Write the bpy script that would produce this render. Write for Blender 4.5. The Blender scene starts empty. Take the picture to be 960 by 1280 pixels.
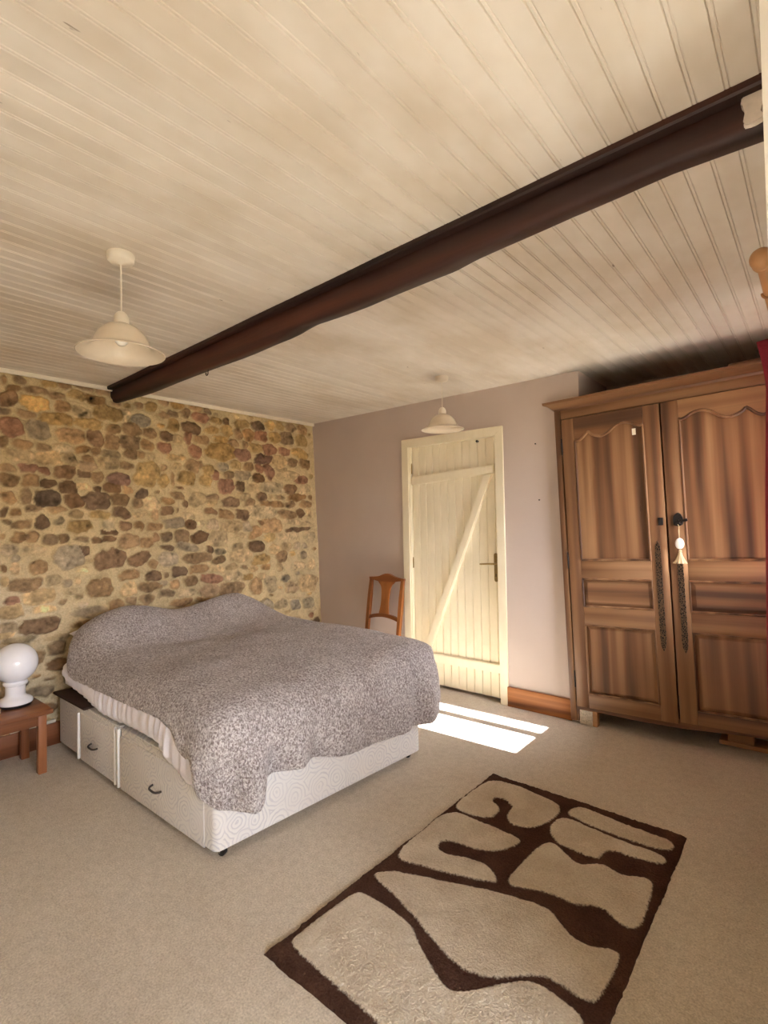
import bpy, bmesh, math, random
import numpy as np
from mathutils import Vector, Matrix, noise as mnoise

random.seed(7)
rng = np.random.default_rng(7)
C = bpy.context.scene.collection
scene = bpy.context.scene
R = math.radians

# ------------------------------------------------------------------ camera
cam_data = bpy.data.cameras.new('camera')
cam_data.sensor_fit = 'VERTICAL'
cam_data.sensor_height = 36.0
cam_data.lens = 652.0 / 1280.0 * 36.0
cam_data.clip_start = 0.02
cam = bpy.data.objects.new('camera', cam_data)
C.objects.link(cam)
_r = Vector((0.7660, 0.6425, -0.01885)).normalized()
_f = Vector((-0.6422, 0.7662, 0.02176)).normalized()
_u = _r.cross(_f)
_m = Matrix((( _r.x, _u.x, -_f.x), (_r.y, _u.y, -_f.y), (_r.z, _u.z, -_f.z))).to_4x4()
_m.translation = Vector((3.9009, -3.5929, 1.37705))
cam.matrix_world = _m
scene.camera = cam

# ------------------------------------------------------------------ light
SKY = 32.0
SUN = 72.0
EXPOSURE = 0.13
world = bpy.data.worlds.new('sky')
scene.world = world
world.use_nodes = True
bg = world.node_tree.nodes['Background']
bg.inputs[1].default_value = SKY
# hazy sky above the horizon, duller ground below it
_wt = world.node_tree
_tc = _wt.nodes.new('ShaderNodeTexCoord'); _sx = _wt.nodes.new('ShaderNodeSeparateXYZ'); _rp = _wt.nodes.new('ShaderNodeValToRGB')
_rp.color_ramp.elements[0].position = 0.47; _rp.color_ramp.elements[0].color = (0.36, 0.34, 0.28, 1)
_rp.color_ramp.elements[1].position = 0.53; _rp.color_ramp.elements[1].color = (0.95, 1.0, 1.13, 1)
_ma = _wt.nodes.new('ShaderNodeMath'); _ma.operation = 'MULTIPLY_ADD'; _ma.inputs[1].default_value = 0.5; _ma.inputs[2].default_value = 0.5
_wt.links.new(_tc.outputs['Generated'], _sx.inputs[0]); _wt.links.new(_sx.outputs[2], _ma.inputs[0]); _wt.links.new(_ma.outputs[0], _rp.inputs[0]); _wt.links.new(_rp.outputs[0], bg.inputs[0])
sun_d = bpy.data.lights.new('sun', 'SUN')
sun_d.energy = SUN
sun_d.angle = R(0.6)
sun_d.color = (0.97, 0.99, 1.03)
sun = bpy.data.objects.new('sun', sun_d)
C.objects.link(sun)
sun.location = (8, -2, 5)
sun.rotation_euler = Vector((-math.cos(R(33.4)), -0.030, -math.sin(R(33.4)))).to_track_quat('-Z', 'Y').to_euler()


def portal(name, loc, size_y, size_z, aim):
    """marks a window opening for sky sampling; adds no light of its own"""
    d = bpy.data.lights.new(name, 'AREA')
    d.shape = 'RECTANGLE'
    d.size = size_y
    d.size_y = size_z
    d.cycles.is_portal = True
    o = bpy.data.objects.new(name, d)
    C.objects.link(o)
    o.location = loc
    o.rotation_euler = Vector(aim).to_track_quat('-Z', 'Z').to_euler()


portal('window_daylight', (4.11, -0.585, 1.5), 0.84, 1.2, (-1, 0, 0))
portal('window_daylight', (5.42, -3.17, 1.25), 1.30, 0.9, (-1, 0, 0))
scene.view_settings.view_transform = 'Standard'
scene.view_settings.look = 'None'
scene.view_settings.gamma = 1.0
scene.view_settings.use_curve_mapping = False
scene.view_settings.exposure = EXPOSURE
scene.cycles.use_denoising = True
scene.cycles.max_bounces = 12
scene.cycles.diffuse_bounces = 8
scene.cycles.glossy_bounces = 4
scene.cycles.transparent_max_bounces = 8
scene.cycles.sample_clamp_indirect = 20.0
scene.cycles.caustics_reflective = False
scene.cycles.caustics_refractive = False


# ------------------------------------------------------------------ object helpers
def tag(o, label=None, cat=None, group=None, kind=None):
    if label: o['label'] = label
    if cat: o['category'] = cat
    if group: o['group'] = group
    if kind: o['kind'] = kind
    return o


def empty(name, loc=(0, 0, 0), rot=(0, 0, 0)):
    o = bpy.data.objects.new(name, None)
    o.empty_display_size = 0.1
    C.objects.link(o)
    o.location = loc
    o.rotation_euler = rot
    return o


def link(name, me, mat, parent=None, smooth=False):
    o = bpy.data.objects.new(name, me)
    C.objects.link(o)
    for m in (mat if isinstance(mat, (list, tuple)) else [mat]):
        me.materials.append(m)
    if not smooth:
        me.polygons.foreach_set('use_smooth', [False] * len(me.polygons))
    elif smooth is True:
        me.polygons.foreach_set('use_smooth', [True] * len(me.polygons))
    elif smooth:
        bm = bmesh.new(); bm.from_mesh(me)
        for f in bm.faces: f.smooth = True
        for e in bm.edges:
            if len(e.link_faces) == 2 and e.calc_face_angle(0) > smooth: e.smooth = False
        bm.to_mesh(me); bm.free()
    if parent: o.parent = parent
    return o


def obj(name, bm, mat, parent=None, smooth=R(40)):
    bmesh.ops.recalc_face_normals(bm, faces=bm.faces)
    me = bpy.data.meshes.new(name)
    bm.to_mesh(me); bm.free()
    return link(name, me, mat, parent, smooth)


def grid_mesh(name, P, mat, parent=None, closed_u=False, smooth=True):
    """P: (n, m, 3) array of points -> quad mesh"""
    n, m = P.shape[:2]
    idx = np.arange(n * m).reshape(n, m)
    if closed_u:
        idx2 = np.vstack([idx, idx[:1]])
    else:
        idx2 = idx
    a = idx2[:-1, :-1].ravel(); b = idx2[1:, :-1].ravel(); c = idx2[1:, 1:].ravel(); d = idx2[:-1, 1:].ravel()
    F = np.stack([a, b, c, d], 1).astype(np.int32)
    me = bpy.data.meshes.new(name)
    me.vertices.add(n * m)
    me.vertices.foreach_set('co', P.reshape(-1).astype(np.float32))
    me.loops.add(F.size)
    me.loops.foreach_set('vertex_index', F.ravel())
    me.polygons.add(len(F))
    me.polygons.foreach_set('loop_start', np.arange(0, F.size, 4, dtype=np.int32))
    me.update(calc_edges=True)
    me.validate()
    return link(name, me, mat, parent, smooth)


def add_box(bm, lo, hi, bevel=0.0, seg=2, M=None):
    lo = Vector(lo); hi = Vector(hi)
    r = bmesh.ops.create_cube(bm, size=1.0)
    vs = r['verts']
    s = hi - lo; c = (hi + lo) / 2
    for v in vs:
        v.co = Vector((v.co.x * s.x, v.co.y * s.y, v.co.z * s.z)) + c
    if bevel > 0:
        es = list({e for v in vs for e in v.link_edges})
        rr = bmesh.ops.bevel(bm, geom=es, offset=bevel, segments=seg, affect='EDGES', profile=0.5)
        vs = list({v for f in rr['faces'] for v in f.verts} | {v for v in vs if v.is_valid})
    if M is not None:
        for v in vs: v.co = M @ v.co
    return vs


def box(name, lo, hi, mat, parent=None, bevel=0.0, seg=2):
    bm = bmesh.new(); add_box(bm, lo, hi, bevel, seg)
    return obj(name, bm, mat, parent)


def add_tube(bm, pts, rad, seg=10, caps=True):
    pts = [Vector(p) for p in pts]
    rads = rad if isinstance(rad, (list, tuple)) else [rad] * len(pts)
    rings = []
    prev = None
    for i, p in enumerate(pts):
        a = pts[max(i - 1, 0)]; b = pts[min(i + 1, len(pts) - 1)]
        t = (b - a).normalized()
        if prev is None:
            n = t.orthogonal().normalized()
        else:
            n = (prev - t * prev.dot(t))
            n = n.normalized() if n.length > 1e-6 else t.orthogonal().normalized()
        prev = n
        bn = t.cross(n)
        rings.append([bm.verts.new(p + (n * math.cos(2 * math.pi * k / seg) + bn * math.sin(2 * math.pi * k / seg)) * rads[i]) for k in range(seg)])
    for r0, r1 in zip(rings, rings[1:]):
        for k in range(seg):
            bm.faces.new((r0[k], r0[(k + 1) % seg], r1[(k + 1) % seg], r1[k]))
    if caps:
        bm.faces.new(rings[0][::-1]); bm.faces.new(rings[-1])


def add_lathe(bm, prof, center=(0, 0, 0), seg=40, M=None, close=False):
    """prof: (r, z) list"""
    c = Vector(center)
    rings = []
    for r, z in prof:
        if r < 1e-5:
            rings.append([bm.verts.new(c + Vector((0, 0, z)))])
        else:
            rings.append([bm.verts.new(c + Vector((r * math.cos(2 * math.pi * k / seg), r * math.sin(2 * math.pi * k / seg), z))) for k in range(seg)])
    if close: rings.append(rings[0])
    for r0, r1 in zip(rings, rings[1:]):
        if len(r0) == 1 and len(r1) == 1: continue
        for k in range(seg):
            k2 = (k + 1) % seg
            if len(r0) == 1: bm.faces.new((r0[0], r1[k], r1[k2]))
            elif len(r1) == 1: bm.faces.new((r0[k], r0[k2], r1[0]))
            else: bm.faces.new((r0[k], r0[k2], r1[k2], r1[k]))
    if M is not None:
        for v in {v for r in rings for v in r}: v.co = M @ v.co


def lathe(name, prof, mat, parent=None, center=(0, 0, 0), seg=40, close=False):
    bm = bmesh.new(); add_lathe(bm, prof, center, seg, None, close)
    return obj(name, bm, mat, parent, R(50))


def add_prism(bm, poly, axis, lo, hi):
    """poly in the two axes other than `axis`, extruded lo..hi along axis"""
    def P(a, b, c):
        return {'x': (c, a, b), 'y': (a, c, b), 'z': (a, b, c)}[axis]
    v0 = [bm.verts.new(P(a, b, lo)) for a, b in poly]
    v1 = [bm.verts.new(P(a, b, hi)) for a, b in poly]
    n = len(poly)
    bm.faces.new(v0); bm.faces.new(v1[::-1])
    for i in range(n):
        bm.faces.new((v0[i], v1[i], v1[(i + 1) % n], v0[(i + 1) % n]))


def smooth_noise(shape, cell, r):
    """bicubic-ish value noise on a grid"""
    n, m = shape
    gn, gm = int(n / cell) + 4, int(m / cell) + 4
    g = r.standard_normal((gn, gm))
    y = np.arange(n) / cell; x = np.arange(m) / cell
    yi = y.astype(int); xi = x.astype(int)
    fy = y - yi; fx = x - xi
    fy = (fy * fy * (3 - 2 * fy))[:, None]; fx = (fx * fx * (3 - 2 * fx))[None, :]
    a = g[np.ix_(yi, xi)]; b = g[np.ix_(yi, xi + 1)]; c = g[np.ix_(yi + 1, xi)]; d = g[np.ix_(yi + 1, xi + 1)]
    return a * (1 - fy) * (1 - fx) + b * (1 - fy) * fx + c * fy * (1 - fx) + d * fy * fx


def sstep(a, b, x):
    t = np.clip((x - a) / (b - a), 0, 1)
    return t * t * (3 - 2 * t)


# ------------------------------------------------------------------ materials
def srgb(r, g, b):
    f = lambda c: (c / 255) / 12.92 if c / 255 <= 0.04045 else ((c / 255 + 0.055) / 1.055) ** 2.4
    return (f(r), f(g), f(b), 1.0)


class Mat:
    def __init__(s, name, rough=0.6, spec=0.4):
        s.m = bpy.data.materials.new(name)
        s.m.use_nodes = True
        s.nt = s.m.node_tree
        s.b = s.nt.nodes['Principled BSDF']
        s.b.inputs['Roughness'].default_value = rough
        s.b.inputs['Specular IOR Level'].default_value = spec
        s._co = None

    def n(s, t, **kw):
        nd = s.nt.nodes.new(t)
        for k, v in kw.items():
            if k.startswith('i_'):
                nd.inputs[k[2:].replace('_', ' ')].default_value = v
            else: setattr(nd, k, v)
        return nd

    def l(s, a, b): s.nt.links.new(a, b)

    def coord(s, scale=(1, 1, 1), rand=False, rot=(0, 0, 0)):
        tc = s.n('ShaderNodeTexCoord')
        mp = s.n('ShaderNodeMapping')
        mp.inputs['Scale'].default_value = scale
        mp.inputs['Rotation'].default_value = rot
        s.l(tc.outputs['Object'], mp.inputs['Vector'])
        if rand:
            oi = s.n('ShaderNodeObjectInfo')
            mu = s.n('ShaderNodeMath', operation='MULTIPLY'); mu.inputs[1].default_value = 37.0
            s.l(oi.outputs['Random'], mu.inputs[0])
            s.l(mu.outputs[0], mp.inputs['Location'])
        return mp.outputs[0]

    def noise(s, vec, scale, detail=3, rough=0.55, dist=0.0):
        nd = s.n('ShaderNodeTexNoise')
        nd.inputs['Scale'].default_value = scale
        nd.inputs['Detail'].default_value = detail
        nd.inputs['Roughness'].default_value = rough
        nd.inputs['Distortion'].default_value = dist
        s.l(vec, nd.inputs['Vector'])
        return nd.outputs['Fac']

    def ramp(s, fac, stops, interp='LINEAR'):
        nd = s.n('ShaderNodeValToRGB')
        cr = nd.color_ramp
        cr.interpolation = interp
        while len(cr.elements) < len(stops): cr.elements.new(0.5)
        for e, (p, c) in zip(cr.elements, stops):
            e.position = p; e.color = c if len(c) == 4 else (*c, 1)
        s.l(fac, nd.inputs[0])
        return nd.outputs[0]

    def mix(s, fac, a, b, mode='MIX'):
        nd = s.n('ShaderNodeMix', data_type='RGBA', blend_type=mode)
        for sock, v in ((nd.inputs[0], fac), (nd.inputs[6], a), (nd.inputs[7], b)):
            if hasattr(v, 'is_linked') or isinstance(v, bpy.types.NodeSocket): s.l(v, sock)
            else: sock.default_value = v
        return nd.outputs[2]

    def math(s, op, a, b=None):
        nd = s.n('ShaderNodeMath', operation=op)
        for sock, v in ((nd.inputs[0], a), (nd.inputs[1], b)):
            if v is None: continue
            if isinstance(v, bpy.types.NodeSocket): s.l(v, sock)
            else: sock.default_value = v
        return nd.outputs[0]

    def bump(s, h, strength=0.3, dist=0.01):
        nd = s.n('ShaderNodeBump')
        nd.inputs['Strength'].default_value = strength
        nd.inputs['Distance'].default_value = dist
        s.l(h, nd.inputs['Height'])
        s.l(nd.outputs[0], s.b.inputs['Normal'])

    def col(s, v):
        if isinstance(v, bpy.types.NodeSocket): s.l(v, s.b.inputs['Base Color'])
        else: s.b.inputs['Base Color'].default_value = v
        return s


def plain(name, c, rough=0.6, spec=0.4, metal=0.0, var=0.08, bump=0.05, scale=40):
    k = Mat(name, rough, spec)
    v = k.coord()
    f = k.noise(v, scale, 3)
    lo = tuple(x * (1 - var) for x in c[:3]) + (1,)
    hi = tuple(min(1, x * (1 + var)) for x in c[:3]) + (1,)
    k.col(k.ramp(f, [(0.3, lo), (0.7, hi)]))
    k.b.inputs['Metallic'].default_value = metal
    if bump: k.bump(f, bump, 0.004)
    return k.m


# painted board ceiling: cream paint, faint stains and board-to-board tint
def mat_ceiling():
    k = Mat('ceiling_paint', 0.55, 0.25)
    v = k.coord()
    sx = k.n('ShaderNodeSeparateXYZ'); k.l(v, sx.inputs[0])
    bi = k.math('FLOOR', k.math('DIVIDE', k.math('ADD', sx.outputs[0], 0.046), 0.068))
    wn = k.n('ShaderNodeTexWhiteNoise', noise_dimensions='1D'); k.l(bi, wn.inputs['W'])
    board = k.ramp(wn.outputs['Value'], [(0, srgb(220, 212, 200)), (1, srgb(228, 220, 208))])
    st = k.noise(k.coord((1.3, 0.7, 1)), 2.2, 4, 0.6)
    stain = k.ramp(st, [(0.35, srgb(220, 209, 191)), (0.6, (1, 1, 1, 1))])
    c = k.mix(0.55, board, stain, 'MULTIPLY')
    sp = k.noise(k.coord((60, 14, 1)), 1.0, 2, 0.5)
    speck = k.ramp(sp, [(0.19, srgb(120, 100, 80)), (0.23, (1, 1, 1, 1))])
    c = k.mix(0.6, c, speck, 'MULTIPLY')
    k.col(c)
    g = k.noise(k.coord((90, 6, 1)), 1.0, 3)
    k.bump(g, 0.12, 0.002)
    return k.m


def mat_plaster(name, c1, c2):
    k = Mat(name, 0.85, 0.15)
    v = k.coord()
    f = k.noise(v, 1.6, 4)
    k.col(k.ramp(f, [(0.3, c1), (0.7, c2)]))
    g = k.noise(v, 30, 4)
    k.bump(g, 0.12, 0.006)
    return k.m


def mat_carpet():
    k = Mat('carpet_pile', 0.95, 0.05)
    v = k.coord()
    a = k.noise(v, 1.4, 4, 0.6)
    b = k.noise(v, 150, 3, 0.7)
    c0 = k.ramp(a, [(0.3, srgb(219, 207, 188)), (0.68, srgb(236, 225, 207))])
    c1 = k.ramp(b, [(0.3, srgb(186, 180, 170)), (0.66, (1, 1, 1, 1))])
    c = k.mix(0.75, c0, c1, 'MULTIPLY')
    m = k.noise(v, 30, 3, 0.6)
    c = k.mix(0.35, c, k.ramp(m, [(0.35, srgb(218, 212, 203)), (0.6, (1, 1, 1, 1))]), 'MULTIPLY')
    k.col(c)
    k.bump(k.math('ADD', k.math('MULTIPLY', b, 1.0), k.math('MULTIPLY', m, 0.25)), 0.8, 0.006)
    k.b.inputs['Sheen Weight'].default_value = 0.2
    return k.m


def mat_wood(name, light, mid, dark, grain='z', rough=0.42, streak=1.0, dens=1.0, dark_amt=0.5, spec=0.4):
    """solid wood, fibres along `grain`; every object gets its own piece of the tree"""
    k = Mat(name, rough, spec)
    ax = 'xyz'.index(grain)
    def sc(across, along):
        s = [across] * 3; s[ax] = along * 0.45
        return tuple(s)
    v1 = k.coord(sc(6.5 * dens, 0.9), True)
    v2 = k.coord(sc(90 * dens, 2.0), True)
    v3 = k.coord(sc(2.0 * dens, 0.35), True)
    big = k.noise(v1, 1.0, 3, 0.45, 0.25)
    fine = k.noise(v2, 1.0, 3, 0.6, 0.3)
    fig = k.n('ShaderNodeTexWave', wave_type='BANDS', bands_direction='X' if ax != 0 else 'Z')
    fig.inputs['Scale'].default_value = 1.6 * streak
    fig.inputs['Distortion'].default_value = 6.0
    fig.inputs['Detail'].default_value = 3.0
    fig.inputs['Detail Scale'].default_value = 1.2
    k.l(v3, fig.inputs['Vector'])
    t = k.math('ADD', k.math('MULTIPLY', big, 0.88), k.math('MULTIPLY', fig.outputs['Fac'], 0.12))
    c = k.ramp(t, [(0.33, dark), (0.47, mid), (0.63, light)])
    f = k.ramp(fine, [(0.3, (0.72, 0.68, 0.64, 1)), (0.62, (1, 1, 1, 1))])
    c = k.mix(dark_amt, c, f, 'MULTIPLY')
    k.col(c)
    k.bump(fine, 0.12, 0.003)
    return k.m


def mat_stone():
    k = Mat('rubble_stone', 0.9, 0.12)
    at = k.n('ShaderNodeAttribute', attribute_name='stone_tint')
    v = k.coord()
    a = k.noise(v, 28, 5, 0.65, 0.4)
    b = k.noise(v, 95, 3, 0.6)
    m = k.ramp(a, [(0.30, (0.62, 0.56, 0.48, 1)), (0.5, (0.95, 0.95, 0.95, 1)), (0.72, (1.15, 1.12, 1.05, 1))])
    c = k.mix(0.55, at.outputs['Color'], m, 'MULTIPLY')
    m2 = k.ramp(b, [(0.3, (0.78, 0.76, 0.72, 1)), (0.65, (1.05, 1.05, 1.05, 1))])
    c = k.mix(0.7, c, m2, 'MULTIPLY')
    k.col(c)
    k.bump(k.math('ADD', a, k.math('MULTIPLY', b, 0.35)), 0.5, 0.010)
    return k.m


def mat_blanket():
    k = Mat('frosted_fleece', 0.95, 0.05)
    v = k.coord((1, 1, 0.8))
    a = k.noise(v, 120, 3, 0.6, 0.6)
    big = k.noise(v, 7, 3, 0.6)
    fac = k.math('ADD', a, k.math('MULTIPLY', k.math('SUBTRACT', big, 0.5), 0.16))
    c = k.ramp(fac, [(0.36, srgb(136, 121, 117)), (0.48, srgb(188, 176, 173)), (0.62, srgb(242, 235, 233))])
    k.col(c)
    k.bump(k.math('ADD', a, k.math('MULTIPLY', k.noise(v, 190, 2), 0.35)), 1.0, 0.018)
    k.b.inputs['Sheen Weight'].default_value = 0.25
    k.b.inputs['Sheen Roughness'].default_value = 0.6
    return k.m


def mat_rug():
    k = Mat('rug_pile', 0.95, 0.04)
    at = k.n('ShaderNodeAttribute', attribute_name='shape_distance')
    v = k.coord()
    e = k.noise(v, 120, 2, 0.6)
    d = k.math('ADD', at.outputs['Fac'], k.math('MULTIPLY', k.math('SUBTRACT', e, 0.5), 0.016))
    mask = k.ramp(k.math('ADD', k.math('MULTIPLY', d, 60.0), 0.5), [(0.3, (0, 0, 0, 1)), (0.7, (1, 1, 1, 1))])
    a = k.noise(v, 150, 3, 0.65)
    b = k.noise(v, 9, 3, 0.6)
    t = k.math('ADD', k.math('MULTIPLY', a, 0.6), k.math('MULTIPLY', b, 0.4))
    cream = k.ramp(t, [(0.32, srgb(196, 178, 152)), (0.62, srgb(232, 220, 200))])
    brown = k.ramp(t, [(0.3, srgb(54, 34, 27)), (0.65, srgb(98, 70, 57))])
    k.col(k.mix(mask, brown, cream))
    k.bump(a, 0.9, 0.012)
    return k.m


def mat_divan():
    """pale damask ticking: overlapping rings of concentric circles woven into the cloth"""
    k = Mat('divan_ticking', 0.8, 0.2)
    tc = k.n('ShaderNodeTexCoord')
    sx = k.n('ShaderNodeSeparateXYZ'); k.l(tc.outputs['Object'], sx.inputs[0])
    # unroll both visible sides: x + y along, z up
    al = k.math('ADD', sx.outputs[0], sx.outputs[1])
    cb = k.n('ShaderNodeCombineXYZ'); k.l(al, cb.inputs[0]); k.l(sx.outputs[2], cb.inputs[1])
    vo = k.n('ShaderNodeTexVoronoi', voronoi_dimensions='2D', feature='F1', distance='EUCLIDEAN')
    vo.inputs['Scale'].default_value = 8.5
    vo.inputs['Randomness'].default_value = 0.75
    nz = k.n('ShaderNodeTexNoise'); nz.inputs['Scale'].default_value = 14
    k.l(cb.outputs[0], nz.inputs['Vector'])
    wv = k.mix(0.04, cb.outputs[0], nz.outputs['Color'], 'ADD')
    k.l(wv, vo.inputs['Vector'])
    ring = k.math('SINE', k.math('MULTIPLY', vo.outputs['Distance'], 40.0))
    mask = k.ramp(k.noise(cb.outputs[0], 5, 2), [(0.35, (0.35, 0.35, 0.35, 1)), (0.6, (1, 1, 1, 1))])
    rr = k.ramp(ring, [(0.25, srgb(232, 229, 224)), (0.75, srgb(212, 209, 209))])
    c = k.mix(mask, srgb(230, 226, 222), rr)
    k.col(c)
    k.bump(k.math('ADD', ring, k.noise(tc.outputs['Object'], 300, 2)), 0.12, 0.002)
    return k.m


def mat_door_paint():
    k = Mat('cream_gloss_paint', 0.35, 0.4)
    v = k.coord((1, 1, 0.25))
    a = k.noise(v, 22, 4, 0.6)
    b = k.noise(k.coord((1, 1, 1)), 3, 3)
    c = k.ramp(k.math('ADD', k.math('MULTIPLY', a, 0.4), k.math('MULTIPLY', b, 0.6)), [(0.3, srgb(230, 219, 190)), (0.65, srgb(244, 234, 208))])
    k.col(c)
    k.bump(a, 0.08, 0.003)
    return k.m


def mat_glass():
    k = Mat('window_glass')
    nt = k.nt
    out = nt.nodes['Material Output']
    tr = k.n('ShaderNodeBsdfTransparent')
    gl = k.n('ShaderNodeBsdfGlossy'); gl.inputs['Roughness'].default_value = 0.02
    fr = k.n('ShaderNodeFresnel'); fr.inputs[0].default_value = 1.45
    mx = k.n('ShaderNodeMixShader')
    k.l(fr.outputs[0], mx.inputs[0]); k.l(tr.outputs[0], mx.inputs[1]); k.l(gl.outputs[0], mx.inputs[2])
    k.l(mx.outputs[0], out.inputs['Surface'])
    return k.m


def mat_ornate():
    k = Mat('pierced_old_brass', 0.45, 0.5)
    v = k.coord()
    vo = k.n('ShaderNodeTexVoronoi', feature='DISTANCE_TO_EDGE'); vo.inputs['Scale'].default_value = 95
    k.l(k.coord((1, 0.2, 0.8)), vo.inputs['Vector'])
    c = k.ramp(vo.outputs['Distance'], [(0.03, srgb(104, 80, 58)), (0.16, srgb(32, 24, 19))])
    k.col(c)
    k.b.inputs['Metallic'].default_value = 0.6
    k.bump(vo.outputs['Distance'], -0.8, 0.006)
    return k.m


M = {}
M['ceiling'] = mat_ceiling()
M['lilac'] = mat_plaster('lilac_grey_plaster', srgb(196, 180, 170), srgb(203, 188, 178))
M['white_wall'] = mat_plaster('white_wall_paint', srgb(236, 230, 218), srgb(242, 237, 228))
M['carpet'] = mat_carpet()
M['stone'] = mat_stone()
W3 = (srgb(146, 108, 74), srgb(118, 81, 53), srgb(76, 49, 33))
M['walnut_v'] = mat_wood('walnut_upright_grain', *W3, grain='z')
M['walnut_h'] = mat_wood('walnut_level_grain', *W3, grain='x')
M['walnut_panel'] = mat_wood('walnut_figured_panel', srgb(154, 114, 78), srgb(122, 84, 55), srgb(72, 46, 31), grain='z', streak=1.2, dens=0.9)
M['walnut_dark'] = mat_wood('walnut_dark_brown', srgb(120, 78, 48), srgb(96, 60, 36), srgb(62, 38, 24), grain='z')  # darker walnut, the wood's own tone at the split knot
M['teak_x'] = mat_wood('table_teak_x', srgb(160, 106, 70), srgb(134, 84, 54), srgb(98, 58, 37), grain='x', rough=0.4)
M['teak_y'] = mat_wood('table_teak_y', srgb(160, 106, 70), srgb(134, 84, 54), srgb(98, 58, 37), grain='y', rough=0.4)
M['teak_z'] = mat_wood('table_teak_z', srgb(166, 108, 70), srgb(140, 86, 55), srgb(102, 60, 38), grain='z', rough=0.4)
M['pine_x'] = mat_wood('skirting_pine_x', srgb(186, 120, 62), srgb(160, 98, 48), srgb(104, 58, 28), grain='x', dens=1.6)
M['pine_y'] = mat_wood('skirting_pine_y', srgb(160, 100, 62), srgb(134, 80, 48), srgb(90, 50, 30), grain='y', dens=1.6)
M['chair_z'] = mat_wood('chair_oak_upright', srgb(176, 112, 60), srgb(150, 90, 46), srgb(110, 62, 32), grain='z', rough=0.35)
M['chair_x'] = mat_wood('chair_oak_level', srgb(160, 98, 52), srgb(134, 78, 40), srgb(98, 54, 28), grain='x', rough=0.35)
M['beam'] = mat_wood('stained_beam_oak', srgb(84, 46, 34), srgb(56, 31, 24), srgb(30, 18, 14), grain='x', rough=0.55, dens=1.2, dark_amt=0.7)
M['pole_wood'] = mat_wood('pole_beech', srgb(200, 152, 104), srgb(184, 134, 88), srgb(150, 104, 66), grain='y', rough=0.45, dark_amt=0.2)
M['block_wood'] = mat_wood('packing_wood', srgb(186, 140, 98), srgb(164, 116, 78), srgb(126, 84, 54), grain='x', rough=0.7)
M['blanket'] = mat_blanket()
M['rug'] = mat_rug()
M['divan'] = mat_divan()
M['door'] = mat_door_paint()
M['glass'] = mat_glass()
M['ornate'] = mat_ornate()
M['sheet'] = plain('white_cotton', srgb(246, 243, 250), 0.85, 0.1, var=0.03, bump=0.1, scale=120)
M['piping'] = plain('pale_corner_trim', srgb(250, 246, 240), 0.6, 0.3, var=0.03)
M['platform'] = plain('dark_platform_cloth', srgb(70, 54, 46), 0.9, 0.1)
M['black'] = plain('black_plastic', srgb(28, 26, 26), 0.4, 0.5)
M['chrome'] = plain('castor_steel', srgb(190, 190, 190), 0.25, 0.5, 1.0, bump=0)
M['iron'] = plain('black_iron', srgb(34, 29, 27), 0.45, 0.5, 0.5)
M['brass'] = plain('aged_brass', srgb(160, 136, 88), 0.35, 0.5, 0.8)
M['handle'] = plain('grey_bar_pull', srgb(74, 68, 66), 0.4, 0.5, 0.3)
M['opal'] = plain('opal_white_glass', srgb(250, 250, 255), 0.06, 0.5, var=0.01, bump=0)
M['lamp_shade'] = plain('cream_glass_shade', srgb(224, 210, 188), 0.25, 0.45, var=0.02, bump=0)
M['pvc'] = plain('cream_plastic', srgb(232, 222, 204), 0.35, 0.4, var=0.02, bump=0)
M['bulb'] = plain('pearl_bulb', srgb(246, 244, 238), 0.15, 0.5, var=0.01, bump=0)
M['curtain'] = plain('crimson_curtain', srgb(142, 48, 60), 0.85, 0.15, var=0.1, bump=0.2, scale=150)
M['lining'] = plain('curtain_lining', srgb(214, 188, 170), 0.85, 0.15)
M['paper'] = plain('book_pages', srgb(226, 208, 172), 0.85, 0.1, var=0.08, scale=200)
M['cover_a'] = plain('dull_cover', srgb(70, 48, 40), 0.6, 0.3)
M['cover_b'] = plain('tan_cover', srgb(150, 118, 84), 0.6, 0.3)
M['plaster_patch'] = plain('old_plaster', srgb(226, 214, 200), 0.9, 0.1, bump=0.4)
M['tassel'] = plain('straw_silk', srgb(190, 164, 126), 0.7, 0.3, bump=0.2, scale=150)
M['porcelain'] = plain('cream_porcelain', srgb(232, 222, 208), 0.25, 0.5, var=0.01, bump=0)
M['dark_void'] = plain('unlit_boarding', srgb(90, 72, 60), 0.9, 0.1)
M['trim_white'] = plain('white_trim_paint', srgb(236, 226, 206), 0.5, 0.3, var=0.03)
M['granite'] = plain('mottled_offcut', srgb(196, 184, 164), 0.8, 0.2, var=0.25, scale=90)

# ------------------------------------------------------------------ room shell
H = 2.40
box('floor', (-0.4, -5.4, -0.12), (5.8, 1.1, 0.0), M['carpet']); tag(bpy.data.objects['floor'], kind='structure')


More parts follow.
